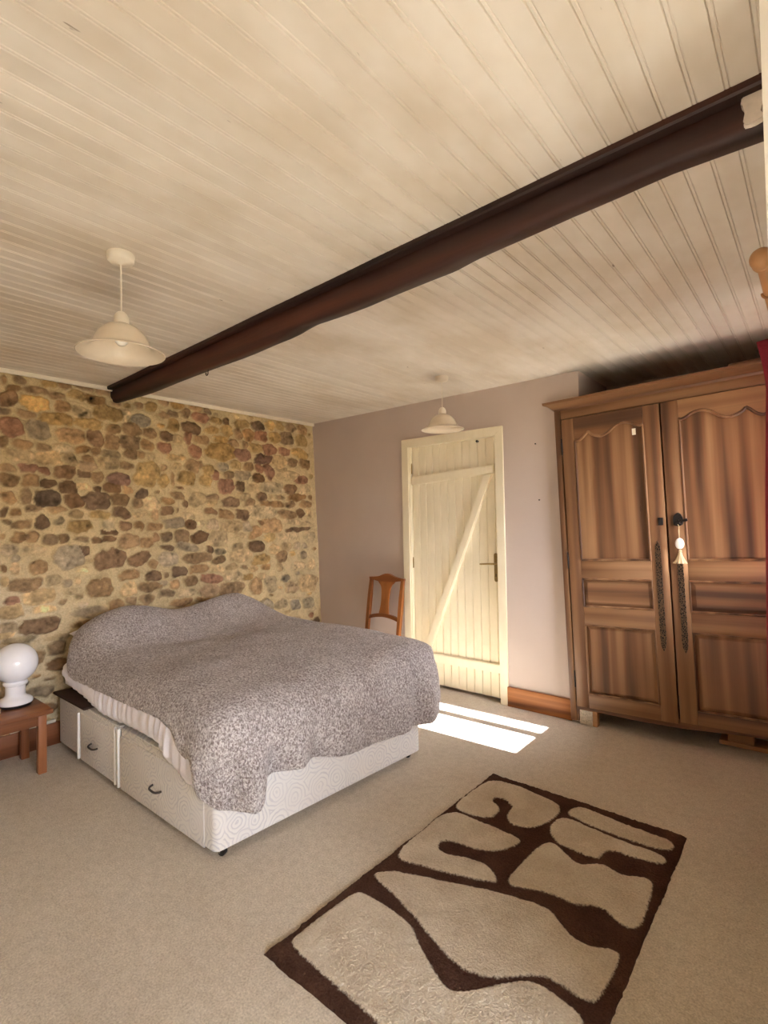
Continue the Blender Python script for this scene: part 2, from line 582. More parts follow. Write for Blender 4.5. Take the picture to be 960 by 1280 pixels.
def build_ceiling():
    pitch, x0 = 0.068, 3.822 - 60 * 0.068
    prof = []
    x = x0
    while x < 5.6:
        prof += [(x - 0.0010, H + 0.0045), (x + 0.0010, H + 0.0003), (x + 0.007, H), (x + 0.0085, H + 0.0024), (x + 0.0100, H + 0.0024), (x + 0.0115, H), (x + 0.0648, H)]
        x += pitch
    prof = np.array(prof)
    ys = np.array([-5.25, -4.2, -3.2, -2.1, -2.099, -1.0, 0.75])
    P = np.zeros((len(prof), len(ys), 3))
    P[:, :, 0] = prof[:, 0:1]; P[:, :, 2] = prof[:, 1:2]; P[:, :, 1] = ys[None, :]
    o = grid_mesh('ceiling', P, M['ceiling'], smooth=False)
    me = o.data
    bm = bmesh.new(); bm.from_mesh(me)
    bmesh.ops.delete(bm, geom=[f for f in bm.faces if f.calc_center_median().x > 4.06 and f.calc_center_median().y > -2.0995], context='FACES')
    add_box(bm, (-0.5, -5.5, H + 0.02), (5.6, -2.0, H + 0.16)); add_box(bm, (-0.5, -2.0, H + 0.02), (4.13, 1.1, H + 0.16))
    bm.to_mesh(me); bm.free()
    tag(o, kind='structure')


build_ceiling()

STONES = "-2588,2213,93,97,d;-2451,2204,166,94,y;-2281,2211,87,83,b;-2611,2126,66,53,b;-2499,2128,111,55,b;-2582,2027,125,118,r;-2435,2035,133,122,g;-2321,2123,185,85,y;-2165,2187,150,71,t;-1993,2207,173,110,y;-1863,2201,73,94,t;-1746,2193,140,83,g;-2124,2110,185,71,y;-1953,2096,111,61,b;-1817,2114,124,95,b;-1691,2104,110,78,b;-2232,2021,177,92,b;-2080,2017,89,107,d;-1969,2009,99,116,b;-1838,2011,141,94,b;-1707,2008,103,71,b;-2618,1927,52,74,b;-2525,1927,105,54,b;-2399,1921,92,44,b;-2275,1924,122,74,t;-2160,1932,86,53,b;-2078,1932,67,54,b;-2526,1851,150,75,t;-2366,1848,147,84,t;-2235,1848,78,126,t,40;-2118,1875,82,47,b;-2128,1815,103,76,b;-1977,1911,139,55,t;-1990,1843,132,97,t;-1873,1840,96,56,b;-1834,1930,86,75,b;-1760,1930,63,51,b;-1690,1918,52,71,t;-2608,1765,88,47,b;-2481,1771,111,60,r;-2397,1763,63,55,r;-2268,1760,133,85,d;-2153,1752,75,52,d;-2591,1692,97,74,b;-2478,1687,97,70,b;-2379,1675,92,61,d;-2066,1737,83,71,b;-1918,1733,159,86,r;-1714,1788,167,185,y;-2255,1658,113,85,d;-2161,1662,107,46,t;-2068,1657,55,53,d;-1966,1661,110,66,d;-1860,1656,78,62,b;-1756,1634,82,75,d;-1922,1574,129,91,b;-2226,1568,104,91,d;-2087,1571,170,112,d;-2390,1581,154,94,d;-2507,1589,50,102,b;-2601,1576,79,79,b;-1790,1565,74,62,b;-1688,1566,116,102,t;-2462,1515,112,49,b;-2328,1510,109,45,b;-2537,2342,73,55,b;-2622,2325,35,64,b;-2357,2350,89,51,y;-2271,2361,92,46,b;-2145,2371,136,45,b;-2017,2361,91,55,b;-2445,2294,143,50,b;-2323,2282,120,51,b;-2189,2300,117,71,y;-2070,2291,145,72,b;-2565,2277,90,49,b;-1855,2293,55,44,y;-1768,2298,76,51,b;-1665,2308,92,65,y;-2629,1488,39,52,d;-2572,1490,58,42,b;-2217,1476,93,57,t;-2062,1472,128,53,y;-1919,1485,129,67,d;-1773,1481,118,50,t;-1659,1481,59,77,b;-2617,1434,52,36,b;-2537,1416,121,53,b;-2417,1424,67,92,d,-20;-2325,1434,69,44,t;-2193,1392,168,74,y;-2002,1395,74,89,t;-2003,1354,85,47,d;-1886,1391,89,73,d;-1788,1394,74,62,b;-1675,1380,116,70,b;-2077,1297,93,35,d;-2004,1300,68,41,d;-2184,1312,95,34,b;-2635,1343,34,46,b;-2552,1330,80,74,b;-2479,1330,69,75,b;-2376,1308,101,66,b;-2292,1308,75,56,b;-1871,1277,138,91,b;-1736,1266,107,75,b;-1665,1301,65,51,d;-2602,1254,104,67,g;-2467,1242,120,53,t;-2259,1184,168,140,g;-2165,1231,58,69,d;-1991,1160,199,136,d;-1783,1146,161,86,d,15;-1690,1100,70,69,b;-2563,1194,53,52,g;-2635,1145,38,41,d;-2573,1133,48,68,g;-2441,1133,98,80,b;-2124,1157,70,29,t;-2184,1096,73,28,t;-1866,1030,131,72,b;-1693,1015,109,75,d;-2525,1027,162,94,b;-2630,1060,51,66,t;-2361,1045,97,65,t;-2278,1024,65,44,g;-2074,971,148,127,b;-1881,927,119,84,t;-1715,934,184,74,b;-2264,963,96,50,t;-2430,944,169,91,t;-2584,937,87,46,r;-2603,867,156,87,t;-2422,861,118,48,t;-2194,860,88,39,g;-2137,801,213,74,g;-1965,824,114,88,b;-1859,846,66,54,b;-1749,851,119,61,b;-2438,761,224,90,d;-2613,767,95,61,g;-2626,733,94,51,t;-2128,737,128,45,d;-2214,918,62,45,t;-2349,669,155,38,t;-2553,690,177,51,t;-2350,604,106,86,b;-2050,1044,66,35,t;-1560,2355,75,59,b;-1449,2348,110,52,y;-1564,2260,75,59,b;-1495,2277,92,52,b;-1385,2294,96,68,b;-1241,2289,152,70,r;-1285,2355,116,39,b;-1181,2348,69,47,b;-1490,2194,100,89,y;-1333,2188,155,99,d;-1100,2281,115,64,y;-1002,2282,55,65,d;-1148,2188,139,71,y;-996,2199,110,97,y;-885,2193,76,107,b;-852,2283,154,75,y;-684,2292,132,94,d;-538,2316,107,87,y;-419,2327,100,80,y;-284,2323,127,82,b;-143,2323,120,93,b;-1550,2094,113,80,d;-1376,2095,72,90,r;-1463,2082,78,74,t;-1245,2099,135,77,b;-1054,2120,126,64,y;-945,2105,103,57,b;-773,2185,119,109,b;-648,2199,134,86,r;-490,2206,119,105,y;-347,2217,170,108,b;-162,2210,132,111,y;-1565,1998,105,87,r;-1315,1997,107,106,r;-1076,2015,268,135,y;-865,2010,172,107,r;-822,2100,68,58,b;-705,2083,141,76,y;-561,2084,148,95,r;-394,2082,134,80,r;-193,2088,201,92,y;-1484,1933,154,51,t;-1592,1844,52,58,b;-1471,1860,108,44,t;-1336,1881,106,91,b;-1257,1891,47,69,b;-1055,1890,108,79,g;-926,1904,103,73,y;-788,1913,108,75,b;-628,1989,186,85,r;-459,1977,175,114,t;-292,1981,115,90,b;-140,1983,144,101,b;-673,1901,92,76,r;-572,1874,95,137,r,20;-430,1909,154,44,t;-1581,1738,74,93,y;-1506,1749,30,131,b;-1388,1777,119,112,y;-1196,1849,102,77,y;-1225,1771,101,92,y;-1129,1807,70,78,r;-1004,1814,82,72,b;-860,1819,168,90,g;-698,1812,121,76,d;-345,1853,271,80,t;-185,1826,166,82,r;-1032,1718,144,111,r;-887,1724,95,81,d;-763,1712,109,75,t;-543,1730,254,103,t;-325,1721,147,89,d;-155,1727,167,82,t;-1556,1581,97,57,b;-1472,1626,108,51,b;-1415,1569,44,74,d;-1306,1601,147,98,t;-1171,1627,129,54,b;-1173,1573,94,62,t;-996,1579,155,71,d;-863,1635,134,65,t;-798,1588,117,57,b;-666,1641,102,67,d;-545,1576,275,60,b;-456,1638,109,43,b;-254,1643,232,63,b;-338,1579,113,62,b;-140,1582,144,64,b;-1566,1509,89,57,d;-1483,1507,31,36,b;-1193,1504,102,46,d;-1090,1489,71,70,b;-1028,1473,108,71,b;-880,1478,142,89,d;-673,1498,294,109,t;-377,1478,234,87,b;-216,1491,94,90,d;-109,1491,84,73,t;-1510,1408,174,86,g;-1391,1466,103,59,t;-1373,1399,88,74,d;-1281,1406,66,53,t;-1175,1392,111,92,g;-987,1370,201,111,t;-847,1376,86,81,g;-678,1403,71,37,d;-752,1325,148,98,b;-566,1371,210,118,b;-592,1271,125,76,y;-245,1393,348,50,t;-249,1336,301,44,d;-1573,1307,81,64,b;-1455,1299,116,94,b;-1297,1289,155,90,d;-1116,1283,166,116,t;-907,1297,112,48,t;-377,1273,267,70,t;-100,1255,133,91,t;-1583,1223,103,49,d;-1409,1215,188,66,g;-1206,1190,76,53,d;-1112,1170,96,61,t;-739,1192,168,90,d;-940,1193,111,63,t;-546,1158,105,84,t;-405,1176,110,86,t;-281,1171,91,62,g;-182,1166,71,54,g;-1564,1130,148,99,g;-1324,1122,234,81,b;-1133,1095,130,69,b;-915,1120,187,95,t;-705,1067,180,82,y;-464,1085,129,94,b;-206,1078,93,71,g;-1312,1033,178,66,b;-1136,1019,121,46,t;-1485,1025,114,71,d;-1002,1031,145,47,t;-788,991,117,57,t;-648,996,102,50,b;-491,993,86,68,t;-246,983,161,70,t;-104,991,84,90,t;-1199,945,186,68,r;-1511,934,90,64,b;-1379,950,111,80,b;-1614,952,58,56,g;-1042,957,89,77,t;-942,948,83,79,t;-858,925,85,56,y;-682,917,70,57,t;-766,843,117,129,b;-422,876,98,77,g;-360,784,144,95,g;-594,842,124,133,t;-151,806,237,151,t;-1228,853,159,89,b;-1015,838,234,124,b;-1580,871,132,56,b;-1414,859,156,58,t;-1471,787,175,64,b;-1281,778,147,44,b;-489,645,149,75,t;-336,622,112,94,g;-163,612,141,88,t;-120,544,119,53,t"
TINT = {'d': (132, 106, 80), 'b': (160, 132, 98), 't': (196, 172, 132), 'y': (186, 155, 104), 'r': (160, 120, 94), 'g': (172, 154, 126)}


def build_stone_wall():
    """rubble wall facing +x, battered: thicker at its foot; stones stand proud of the pointing"""
    res = 0.0075
    ys = np.arange(-5.25, 0.02, res); zs = np.arange(-0.02, H + 0.03, res)
    n, m = len(ys), len(zs)
    Y, Z = np.meshgrid(ys, zs, indexing='ij')
    r = np.random.default_rng(11)
    wy = 0.008 * smooth_noise((n, m), 9, r) + 0.003 * smooth_noise((n, m), 3.5, r)
    wz = 0.007 * smooth_noise((n, m), 9, r) + 0.003 * smooth_noise((n, m), 3.5, r)
    YW, ZW = Y + wy, Z + wz
    big = smooth_noise((n, m), 40, r); mid = smooth_noise((n, m), 7, r); fine = smooth_noise((n, m), 2.2, r); mid2 = smooth_noise((n, m), 5, r)
    D = np.full((n, m), -1.0)
    Hh = np.zeros((n, m))
    lin = np.array([srgb(214, 193, 150)[:3], srgb(228, 216, 190)[:3]])
    wl = (sstep(-2.0, -3.0, Y) * sstep(1.35, 0.7, Z))[..., None]
    col = lin[0] * (1 - wl) + lin[1] * wl
    col = col * (1 + 0.05 * big + 0.04 * mid)[..., None]
    occ = np.zeros((n, m), bool)

    def stone(cy, cz, w, h, code, rot=0.0):
        a, b = w / 2 * 1.20, h / 2 * 1.20
        ext = max(a, b) * 1.25 + 0.02
        i0, i1 = np.searchsorted(ys, [cy - ext, cy + ext]); j0, j1 = np.searchsorted(zs, [cz - ext, cz + ext])
        if i1 <= i0 or j1 <= j0: return
        u = YW[i0:i1, j0:j1] - cy; v = ZW[i0:i1, j0:j1] - cz
        t = math.radians(rot + r.normal(0, 5))
        u, v = u * math.cos(t) + v * math.sin(t), -u * math.sin(t) + v * math.cos(t)
        p = r.choice([2.2, 2.8, 3.6])
        q = (np.abs(u / a) ** p + np.abs(v / b) ** p) ** (1 / p)
        d = (1 - q) * min(a, b)
        for _ in range(r.integers(2, 6)):           # knocked-off corners
            th = r.uniform(0, 2 * math.pi)
            nx, nz = math.cos(th), math.sin(th)
            sup = r.uniform(0.82, 1.0) * (abs(a * nx) ** 1.6 + abs(b * nz) ** 1.6) ** (1 / 1.6)
            d = np.minimum(d, sup - u * nx - v * nz)
        better = d > D[i0:i1, j0:j1]
        D[i0:i1, j0:j1] = np.where(better, d, D[i0:i1, j0:j1])
        proud = r.uniform(0.007, 0.02)
        hh = proud * sstep(-0.003, 0.014, d) * (1 + 0.5 * (u / a) * r.normal(0, 0.6) + 0.5 * (v / b) * r.normal(0, 0.6))
        hh = hh - 0.010 * np.exp(-((d + 0.003) / 0.0045) ** 2) + 0.004 * mid[i0:i1, j0:j1] * sstep(0, 0.01, d)
        k = better & (d > -0.012)
        Hh[i0:i1, j0:j1] = np.where(k, hh, Hh[i0:i1, j0:j1])
        c = np.array(TINT[code], float) * (1 + r.normal(0, 0.08)) + r.normal(0, 3) * np.array([1, 0, -1])
        c = np.clip(c, 20, 245)
        cl = np.array(srgb(*c)[:3]) * 1.08
        base = cl[None, None, :] * (1 + 0.20 * mid[i0:i1, j0:j1] + 0.16 * fine[i0:i1, j0:j1] - 0.28 * sstep(0.7, 1.5, mid2[i0:i1, j0:j1]))[..., None]
        # lime smears over the edges of the softer stones
        edge = sstep(-0.002, 0.006 if code in 'dr' else 0.010, d + 0.002 * fine[i0:i1, j0:j1])[..., None]
        cur = col[i0:i1, j0:j1]
        col[i0:i1, j0:j1] = np.where((better & (d > -0.004))[..., None], cur * (1 - edge) + base * edge, cur)
        occ[i0:i1, j0:j1] |= d > -0.009

    for it in STONES.split(';'):
        a = it.split(',')
        stone(float(a[0]) / 1000, float(a[1]) / 1000, float(a[2]) / 1000, float(a[3]) / 1000, a[4], float(a[5]) if len(a) > 5 else 0)

    def try_fill(num, wr, hr, y0, y1):
        for _ in range(num):
            w = r.uniform(*wr); h = r.uniform(*hr)
            cy = r.uniform(y0, y1); cz = r.uniform(0.03, H - 0.04)
            i0, i1 = np.searchsorted(ys, [cy - w / 2, cy + w / 2]); j0, j1 = np.searchsorted(zs, [cz - h / 2, cz + h / 2])
            if i1 >= n or i1 - i0 < 2 or j1 - j0 < 2: continue
            if cy + w / 2 > -0.015: continue
            if occ[i0:i1, j0:j1].any(): continue
            stone(cy, cz, w, h, r.choice(list('bbttyyrgd')))
    try_fill(2500, (0.12, 0.24), (0.06, 0.12), -5.2, -0.02)
    try_fill(5000, (0.07, 0.14), (0.04, 0.08), -5.2, -0.02)
    try_fill(7000, (0.035, 0.075), (0.025, 0.045), -5.2, -0.02)
    Hh += 0.003 * big + 0.0016 * mid + 0.0008 * fine
    X = 0.07 - 0.045 * Z + Hh - 0.004
    X -= 0.0
    P = np.stack([X, Y, Z], -1)
    o = grid_mesh('wall_left', P, M['stone'])
    ca = o.data.color_attributes.new('stone_tint', 'FLOAT_COLOR', 'POINT')
    rgba = np.ones((n * m, 4), np.float32); rgba[:, :3] = np.clip(col.reshape(-1, 3), 0.004, 0.9)
    ca.data.foreach_set('color', rgba.ravel())
    me = o.data
    bm = bmesh.new(); bm.from_mesh(me)
    add_box(bm, (-0.45, -5.4, -0.05), (-0.07, 0.3, H + 0.1))
    bm.to_mesh(me); bm.free()
    tag(o, kind='structure')


build_stone_wall()

# back wall, with the niche the boarded door closes, and the alcove the armoire fills
bm = bmesh.new()
add_box(bm, (-0.3, 0.0, -0.05), (1.165, 0.75, H + 0.1))
add_box(bm, (1.165, 0.0, 2.05), (2.05, 0.75, H + 0.1))
add_box(bm, (1.165, 0.10, -0.05), (2.05, 0.75, 2.05))
add_box(bm, (2.05, 0.0, -0.05), (2.65, 0.75, H + 0.1))
add_box(bm, (2.65, 0.62, -0.05), (4.13, 0.75, H + 0.1))
tag(obj('wall_back', bm, M['lilac'], None, False), kind='structure')

# right-hand wall: thick, with a deep window beside the armoire; it steps back beyond y = -2.23
bm = bmesh.new()
WX0, WX1 = 3.83, 4.13
add_box(bm, (WX0, -2.23, -0.05), (WX1, -1.005, H + 0.1))
add_box(bm, (WX0, -0.165, -0.05), (WX1, 0.75, H + 0.1))
add_box(bm, (WX0, -1.005, -0.05), (WX1, -0.165, 0.90))
add_box(bm, (WX0, -1.005, 2.10), (WX1, -0.165, H + 0.1))
add_box(bm, (3.837, -2.36, -0.05), (5.6, -2.23, H + 0.1))
tag(obj('wall_right', bm, M['white_wall'], None, False), kind='structure')
bm = bmesh.new()
add_box(bm, (5.2, -5.4, -0.05), (5.6, -3.82, H + 0.1))
add_box(bm, (5.2, -2.52, -0.05), (5.6, -2.36, H + 0.1))
add_box(bm, (5.2, -3.82, -0.05), (5.6, -2.52, 0.80))
add_box(bm, (5.2, -3.82, 1.70), (5.6, -2.52, H + 0.1))
tag(obj('wall_bay', bm, M['white_wall'], None, False), kind='structure')
box('wall_front', (-0.4, -5.4, -0.05), (5.6, -5.2, H + 0.1), M['white_wall']); tag(bpy.data.objects['wall_front'], kind='structure')


def window(name, xp, y0, y1, z0, z1, mull):
    e = tag(empty(name, (xp, (y0 + y1) / 2, z0)), kind='structure')
    bm = bmesh.new()
    t = 0.035
    add_box(bm, (xp, y0, z0), (xp + 0.06, y0 + t, z1), 0.004); add_box(bm, (xp, y1 - t * 0.2, z0), (xp + 0.06, y1, z1), 0.004)
    add_box(bm, (xp, y0, z0), (xp + 0.06, y1, z0 + 0.012), 0.003); add_box(bm, (xp, y0, z1 - t), (xp + 0.06, y1, z1), 0.004)
    for a, b in mull: add_box(bm, (xp + 0.005, a, z0), (xp + 0.055, b, z1), 0.004)
    o = obj('window_frame', bm, M['trim_white'], e); o.location = -e.location
    bm = bmesh.new()
    add_box(bm, (xp + 0.028, y0 + 0.003, z0 + 0.003), (xp + 0.032, y1 - 0.003, z1 - 0.003))
    o = obj('window_pane', bm, M['glass'], e); o.location = -e.location


window('window_1', 4.03, -1.0, -0.17, 0.905, 2.095, [(-0.372, -0.292), (-0.70, -0.655)])
window('window_2', 5.34, -3.815, -2.525, 0.805, 1.695, [(-3.21, -3.13)])

bm = bmesh.new(); add_box(bm, (-0.03, -5.2, 2.372), (-0.012, -0.0, 2.402), 0.004)
tag(obj('trim_1', bm, M['trim_white']), kind='structure')

bm = bmesh.new()
add_box(bm, (2.072, -0.022, 0.0), (2.552, 0.0, 0.143), 0.004)
tag(obj('baseboard_back', bm, M['pine_x']), kind='structure')
bm = bmesh.new()
add_box(bm, (0.09, -0.022, 0.0), (1.112, 0.0, 0.143), 0.004)
tag(obj('baseboard_back', bm, M['pine_x']), kind='structure')
bm = bmesh.new()
add_box(bm, (0.04, -5.2, 0.0), (0.098, -0.022, 0.138), 0.004)
tag(obj('baseboard_left', bm, M['pine_y']), kind='structure')
bm = bmesh.new()
add_box(bm, (0.062, -2.62, 0.1395), (0.094, -2.372, 0.158), 0.004)
tag(obj('cable_trunking', bm, M['trim_white']), 'short white plastic trunking strip along the skirting beneath the stone wall', 'trunking')


def part(o, parent):
    o.parent = parent
    o.location = -parent.location
    return o


# ------------------------------------------------------------------ boarded door
def build_door():
    e = tag(empty('door_1', (1.61, 0.03, 0.0)), kind='structure')
    x0, x1, z0, z1, yf = 1.192, 2.03, 0.030, 2.026, 0.030
    # frame: architrave on the wall face and the jambs behind it
    bm = bmesh.new()
    add_prism(bm, [(1.112, 0.0), (1.183, 0.0), (1.183, 2.027), (1.112, 2.098)], 'y', -0.016, 0.0)
    add_prism(bm, [(2.012, 0.0), (2.078, 0.0), (2.078, 2.098), (2.012, 2.027)], 'y', -0.016, 0.0)
    add_prism(bm, [(1.183, 2.027), (2.012, 2.027), (2.078, 2.098), (1.112, 2.098)], 'y', -0.016, 0.0)
    bmesh.ops.bevel(bm, geom=list(bm.edges), offset=0.003, segments=2, affect='EDGES')
    add_box(bm, (1.166, 0.0, 0.0), (1.188, 0.06, 2.03)); add_box(bm, (2.012 + 0.02, 0.0, 0.0), (2.049, 0.06, 2.03)); add_box(bm, (1.188, 0.0, 2.027), (2.032, 0.06, 2.049))
    tag(part(obj('door_frame', bm, M['door']), e), 'mitred cream painted door frame')
    # boards with v joints
    pitch = 0.0718
    bm = bmesh.new()
    x = x0
    while x < x1 - 0.01:
        xe = min(x + pitch, x1)
        add_prism(bm, [(x + 0.0004, yf + 0.006), (x + 0.0045, yf), (xe - 0.0045, yf), (xe - 0.0004, yf + 0.006), (xe - 0.0004, yf + 0.028), (x + 0.0004, yf + 0.028)], 'z', z0, z1)
        x += pitch
    tag(part(obj('door_leaf', bm, M['door'], None, R(20)), e), 'tongue and groove boards painted cream')

    def ledge(pts, name):
        bm = bmesh.new()
        add_prism(bm, pts, 'y', yf - 0.026, yf - 0.0005)
        bmesh.ops.bevel(bm, geom=[ed for ed in bm.edges if min(v.co.y for v in ed.verts) < yf - 0.02], offset=0.006, segments=2, affect='EDGES')
        part(obj(name, bm, M['door']), e)
    ledge([(1.196, 1.700), (1.985, 1.748), (1.985, 1.815), (1.196, 1.772)], 'door_ledge')
    ledge([(1.20, 0.212), (2.010, 0.222), (2.010, 0.288), (1.20, 0.288)], 'door_ledge')
    ledge([(1.285, 0.290), (1.352, 0.290), (1.972, 1.744), (1.898, 1.740)], 'door_brace')
    # handle
    bm = bmesh.new()
    pl = []
    for k in range(9): pl.append((1.978 + 0.016 * math.cos(math.pi * k / 8), 1.117 + 0.016 * math.sin(math.pi * k / 8)))
    for k in range(9): pl.append((1.978 - 0.016 * math.cos(math.pi * k / 8), 0.928 - 0.016 * math.sin(math.pi * k / 8)))
    add_prism(bm, pl, 'y', yf - 0.006, yf - 0.0005)
    bmesh.ops.bevel(bm, geom=[ed for ed in bm.edges if max(v.co.y for v in ed.verts) < yf - 0.003], offset=0.002, segments=2, affect='EDGES')
    hp = part(obj('handle_plate', bm, M['brass']), e)
    bm = bmesh.new()
    add_tube(bm, [(1.978, yf - 0.005, 1.052), (1.978, yf - 0.045, 1.052), (1.968, yf - 0.052, 1.052), (1.93, yf - 0.052, 1.052), (1.865, yf - 0.050, 1.048)], [0.009, 0.008, 0.008, 0.0075, 0.0065], 12)
    h = obj('lever_handle', bm, M['brass'], hp)
    bm = bmesh.new()
    add_box(bm, (1.975, yf - 0.0075, 0.952), (1.981, yf - 0.0055, 0.975))
    obj('keyhole', bm, M['black'], hp)
    for z in (1.84, 1.03, 0.30):
        bm = bmesh.new()
        add_tube(bm, [(1.190, yf - 0.006, z - 0.04), (1.190, yf - 0.006, z + 0.04)], 0.006, 10)
        add_lathe(bm, [(0, 0), (0.005, 0.003), (0.006, 0.008), (0, 0.012)], (1.190, yf - 0.006, z + 0.04), 10)
        part(obj('hinge', bm, M['brass']), e)
    bm = bmesh.new(); add_lathe(bm, [(0, -0.012), (0.008, -0.01), (0.009, 0.0), (0.009, 0.012)], (0, 0, 0), 14, Matrix.Translation((1.842, yf - 0.005, 2.008)) @ Matrix.Rotation(R(90), 4, 'X'))
    part(obj('catch', bm, M['iron']), e)


build_door()

# ------------------------------------------------------------------ beam
BEAM = [(-0.05, 2.297), (0.033, 2.295), (0.302, 2.288), (0.661, 2.286), (1.164, 2.279), (1.576, 2.274), (1.856, 2.277), (1.94, 2.283), (1.994, 2.292), (2.071, 2.300), (2.211, 2.293), (2.413, 2.285), (2.593, 2.287), (2.755, 2.290), (2.858, 2.289), (2.952, 2.299), (3.153, 2.304), (3.315, 2.311), (3.457, 2.311), (3.603, 2.314), (3.731, 2.307), (3.90, 2.297)]


def build_beam():
    bx = np.array(BEAM)
    xs = np.linspace(-0.05, 3.85, 160)
    zb = np.interp(xs, bx[:, 0], bx[:, 1])
    e = empty('ceiling_beam', (0, 0, 0))
    tag(e, 'long dark stained oak beam crossing under the cream boarded ceiling', 'beam')
    P = []
    for i, x in enumerate(xs):
        yb = -1.93 - 0.03 * x
        z = zb[i]
        w = lambda k, a: a * mnoise.noise(Vector((x * 3.1, k * 7.3, 0.5)))
        P.append([(x, yb - 0.034, 2.401), (x, yb - 0.034, 2.378), (x, yb - 0.036 + w(1, .006), 2.372 + w(2, .004)), (x, yb - 0.030 + w(3, .008), z + 0.045), (x, yb - 0.022 + w(4, .008), z + 0.014), (x, yb - 0.008 + w(8, .004), z + 0.002), (x, yb, z), (x, yb + 0.02, z + 0.003),
                  (x, yb + 0.08, z + 0.026 + w(5, .006)), (x, yb + 0.12, z + 0.045 + w(6, .006)), (x, yb + 0.14 + w(7, .006), z + 0.075), (x, yb + 0.145, 2.401)])
    o = grid_mesh('beam_timber', np.array(P), M['beam'], e)
    o.data.polygons.foreach_set('use_smooth', [True] * len(o.data.polygons))
    # the lath nailed along its upper edge
    Q = []
    for x in np.linspace(-0.02, 3.85, 80):
        yb = -1.93 - 0.03 * x
        a = 0.004 * mnoise.noise(Vector((x * 2.3, 3.7, 0)))
        Q.append([(x, yb - 0.034, 2.379), (x, yb - 0.066 + a, 2.379 + a * .5), (x, yb - 0.072 + a, 2.384), (x, yb - 0.072 + a, 2.401), (x, yb - 0.034, 2.401)])
    o = grid_mesh('edge_lath', np.array(Q), M['beam'], e, smooth=False)
    # smear of plaster by the wall
    xc, zc = 3.795, 2.352
    pts = [(-0.012, 0.036), (0.02, 0.04), (0.036, 0.026), (0.034, -0.004), (0.02, -0.022), (0.034, -0.03), (0.03, -0.04), (0.008, -0.044), (-0.012, -0.04), (-0.008, -0.03), (-0.004, -0.01), (-0.016, 0.012)]
    bm = bmesh.new()
    yb = -1.93 - 0.03 * xc
    add_prism(bm, [(xc + a * 0.95, zc + b) for a, b in pts], 'y', yb - 0.046, yb - 0.026)
    bmesh.ops.bevel(bm, geom=list(bm.edges), offset=0.003, segments=2, affect='EDGES')
    tag(obj('plaster_smear', bm, M['plaster_patch'], e), 'ragged white plaster smear near the right end')


build_beam()
bm = bmesh.new()
hx, hy = 1.22, -1.93 - 0.03 * 1.22 + 0.02
pts = [(hx, hy, 2.290), (hx, hy, 2.262)] + [(hx - 0.012 + 0.012 * math.cos(a), hy, 2.262 - 0.012 * math.sin(a) - 0.0) for a in np.linspace(0.2, 3.6, 9)]
add_tube(bm, pts, 0.0028, 8)
tag(obj('cup_hook', bm, M['iron']), 'small black iron hook hanging from the underside of the dark beam', 'hook')


# ------------------------------------------------------------------ pendant lights
def pendant(loc, label, tilt=0.0):
    e = tag(empty('pendant_light', loc), label, 'pendant light', 'glass bell pendant lights on the boarded ceiling')
    lathe('ceiling_rose', [(0, 0), (0.047, 0), (0.048, -0.006), (0.046, -0.024), (0.040, -0.031), (0.014, -0.035), (0.008, -0.040), (0, -0.040)], M['pvc'], e)
    bm = bmesh.new(); add_tube(bm, [(0, 0, -0.036), (0.001, 0, -0.13), (0, 0, -0.225)], 0.0028, 10)
    obj('flex', bm, M['pvc'], e)
    hold = lathe('lamp_holder', [(0.004, -0.215), (0.012, -0.218), (0.020, -0.226), (0.026, -0.238), (0.027, -0.262), (0.025, -0.268), (0.02, -0.27), (0.02, -0.29), (0, -0.29)], M['pvc'], e)
    outer = [(0.022, -0.262), (0.034, -0.266), (0.056, -0.276), (0.074, -0.291), (0.087, -0.310), (0.096, -0.330), (0.103, -0.346), (0.115, -0.358), (0.134, -0.366), (0.150, -0.371)]
    inner = [(r - 0.003, z - 0.0035) for r, z in outer[::-1]]
    inner[0] = (0.149, -0.3755)
    lathe('glass_shade', outer + [(0.1515, -0.3735)] + inner, M['lamp_shade'], e, seg=64, close=True)
    b = lathe('bulb', [(0, -0.29), (0.012, -0.29), (0.013, -0.298), (0.020, -0.308), (0.0235, -0.320), (0.021, -0.333), (0.012, -0.342), (0, -0.344)], M['bulb'], e, seg=24)
    return e


pendant((1.923, -2.736, H), 'nearer pendant light with cream bell shade, hanging left of the dark beam')
pendant((1.881, -0.525, H), 'farther pendant light with cream bell shade, hanging in front of the boarded door')

# ------------------------------------------------------------------ armoire
WT = R(1.75)
WM = Matrix.Translation((2.56, -0.05, 0.0)) @ Matrix.Rotation(-WT, 4, 'Y')


def tagmat(bm, before, i):
    for f in bm.faces:
        if f not in before: f.material_index = i


def bbox(bm, lo, hi, bev, mi):
    before = set(bm.faces); add_box(bm, lo, hi, bev); tagmat(bm, before, mi)


def catmull(pts, k=8):
    out = []
    P = [pts[0]] + list(pts) + [pts[-1]]
    for i in range(1, len(P) - 2):
        p0, p1, p2, p3 = (np.array(P[i + j], float) for j in (-1, 0, 1, 2))
        for s in range(k):
            t = s / k
            out.append(tuple(0.5 * ((2 * p1) + (-p0 + p2) * t + (2 * p0 - 5 * p1 + 4 * p2 - p3) * t * t + (-p0 + 3 * p1 - 3 * p2 + p3) * t ** 3)))
    out.append(tuple(pts[-1]))
    return out


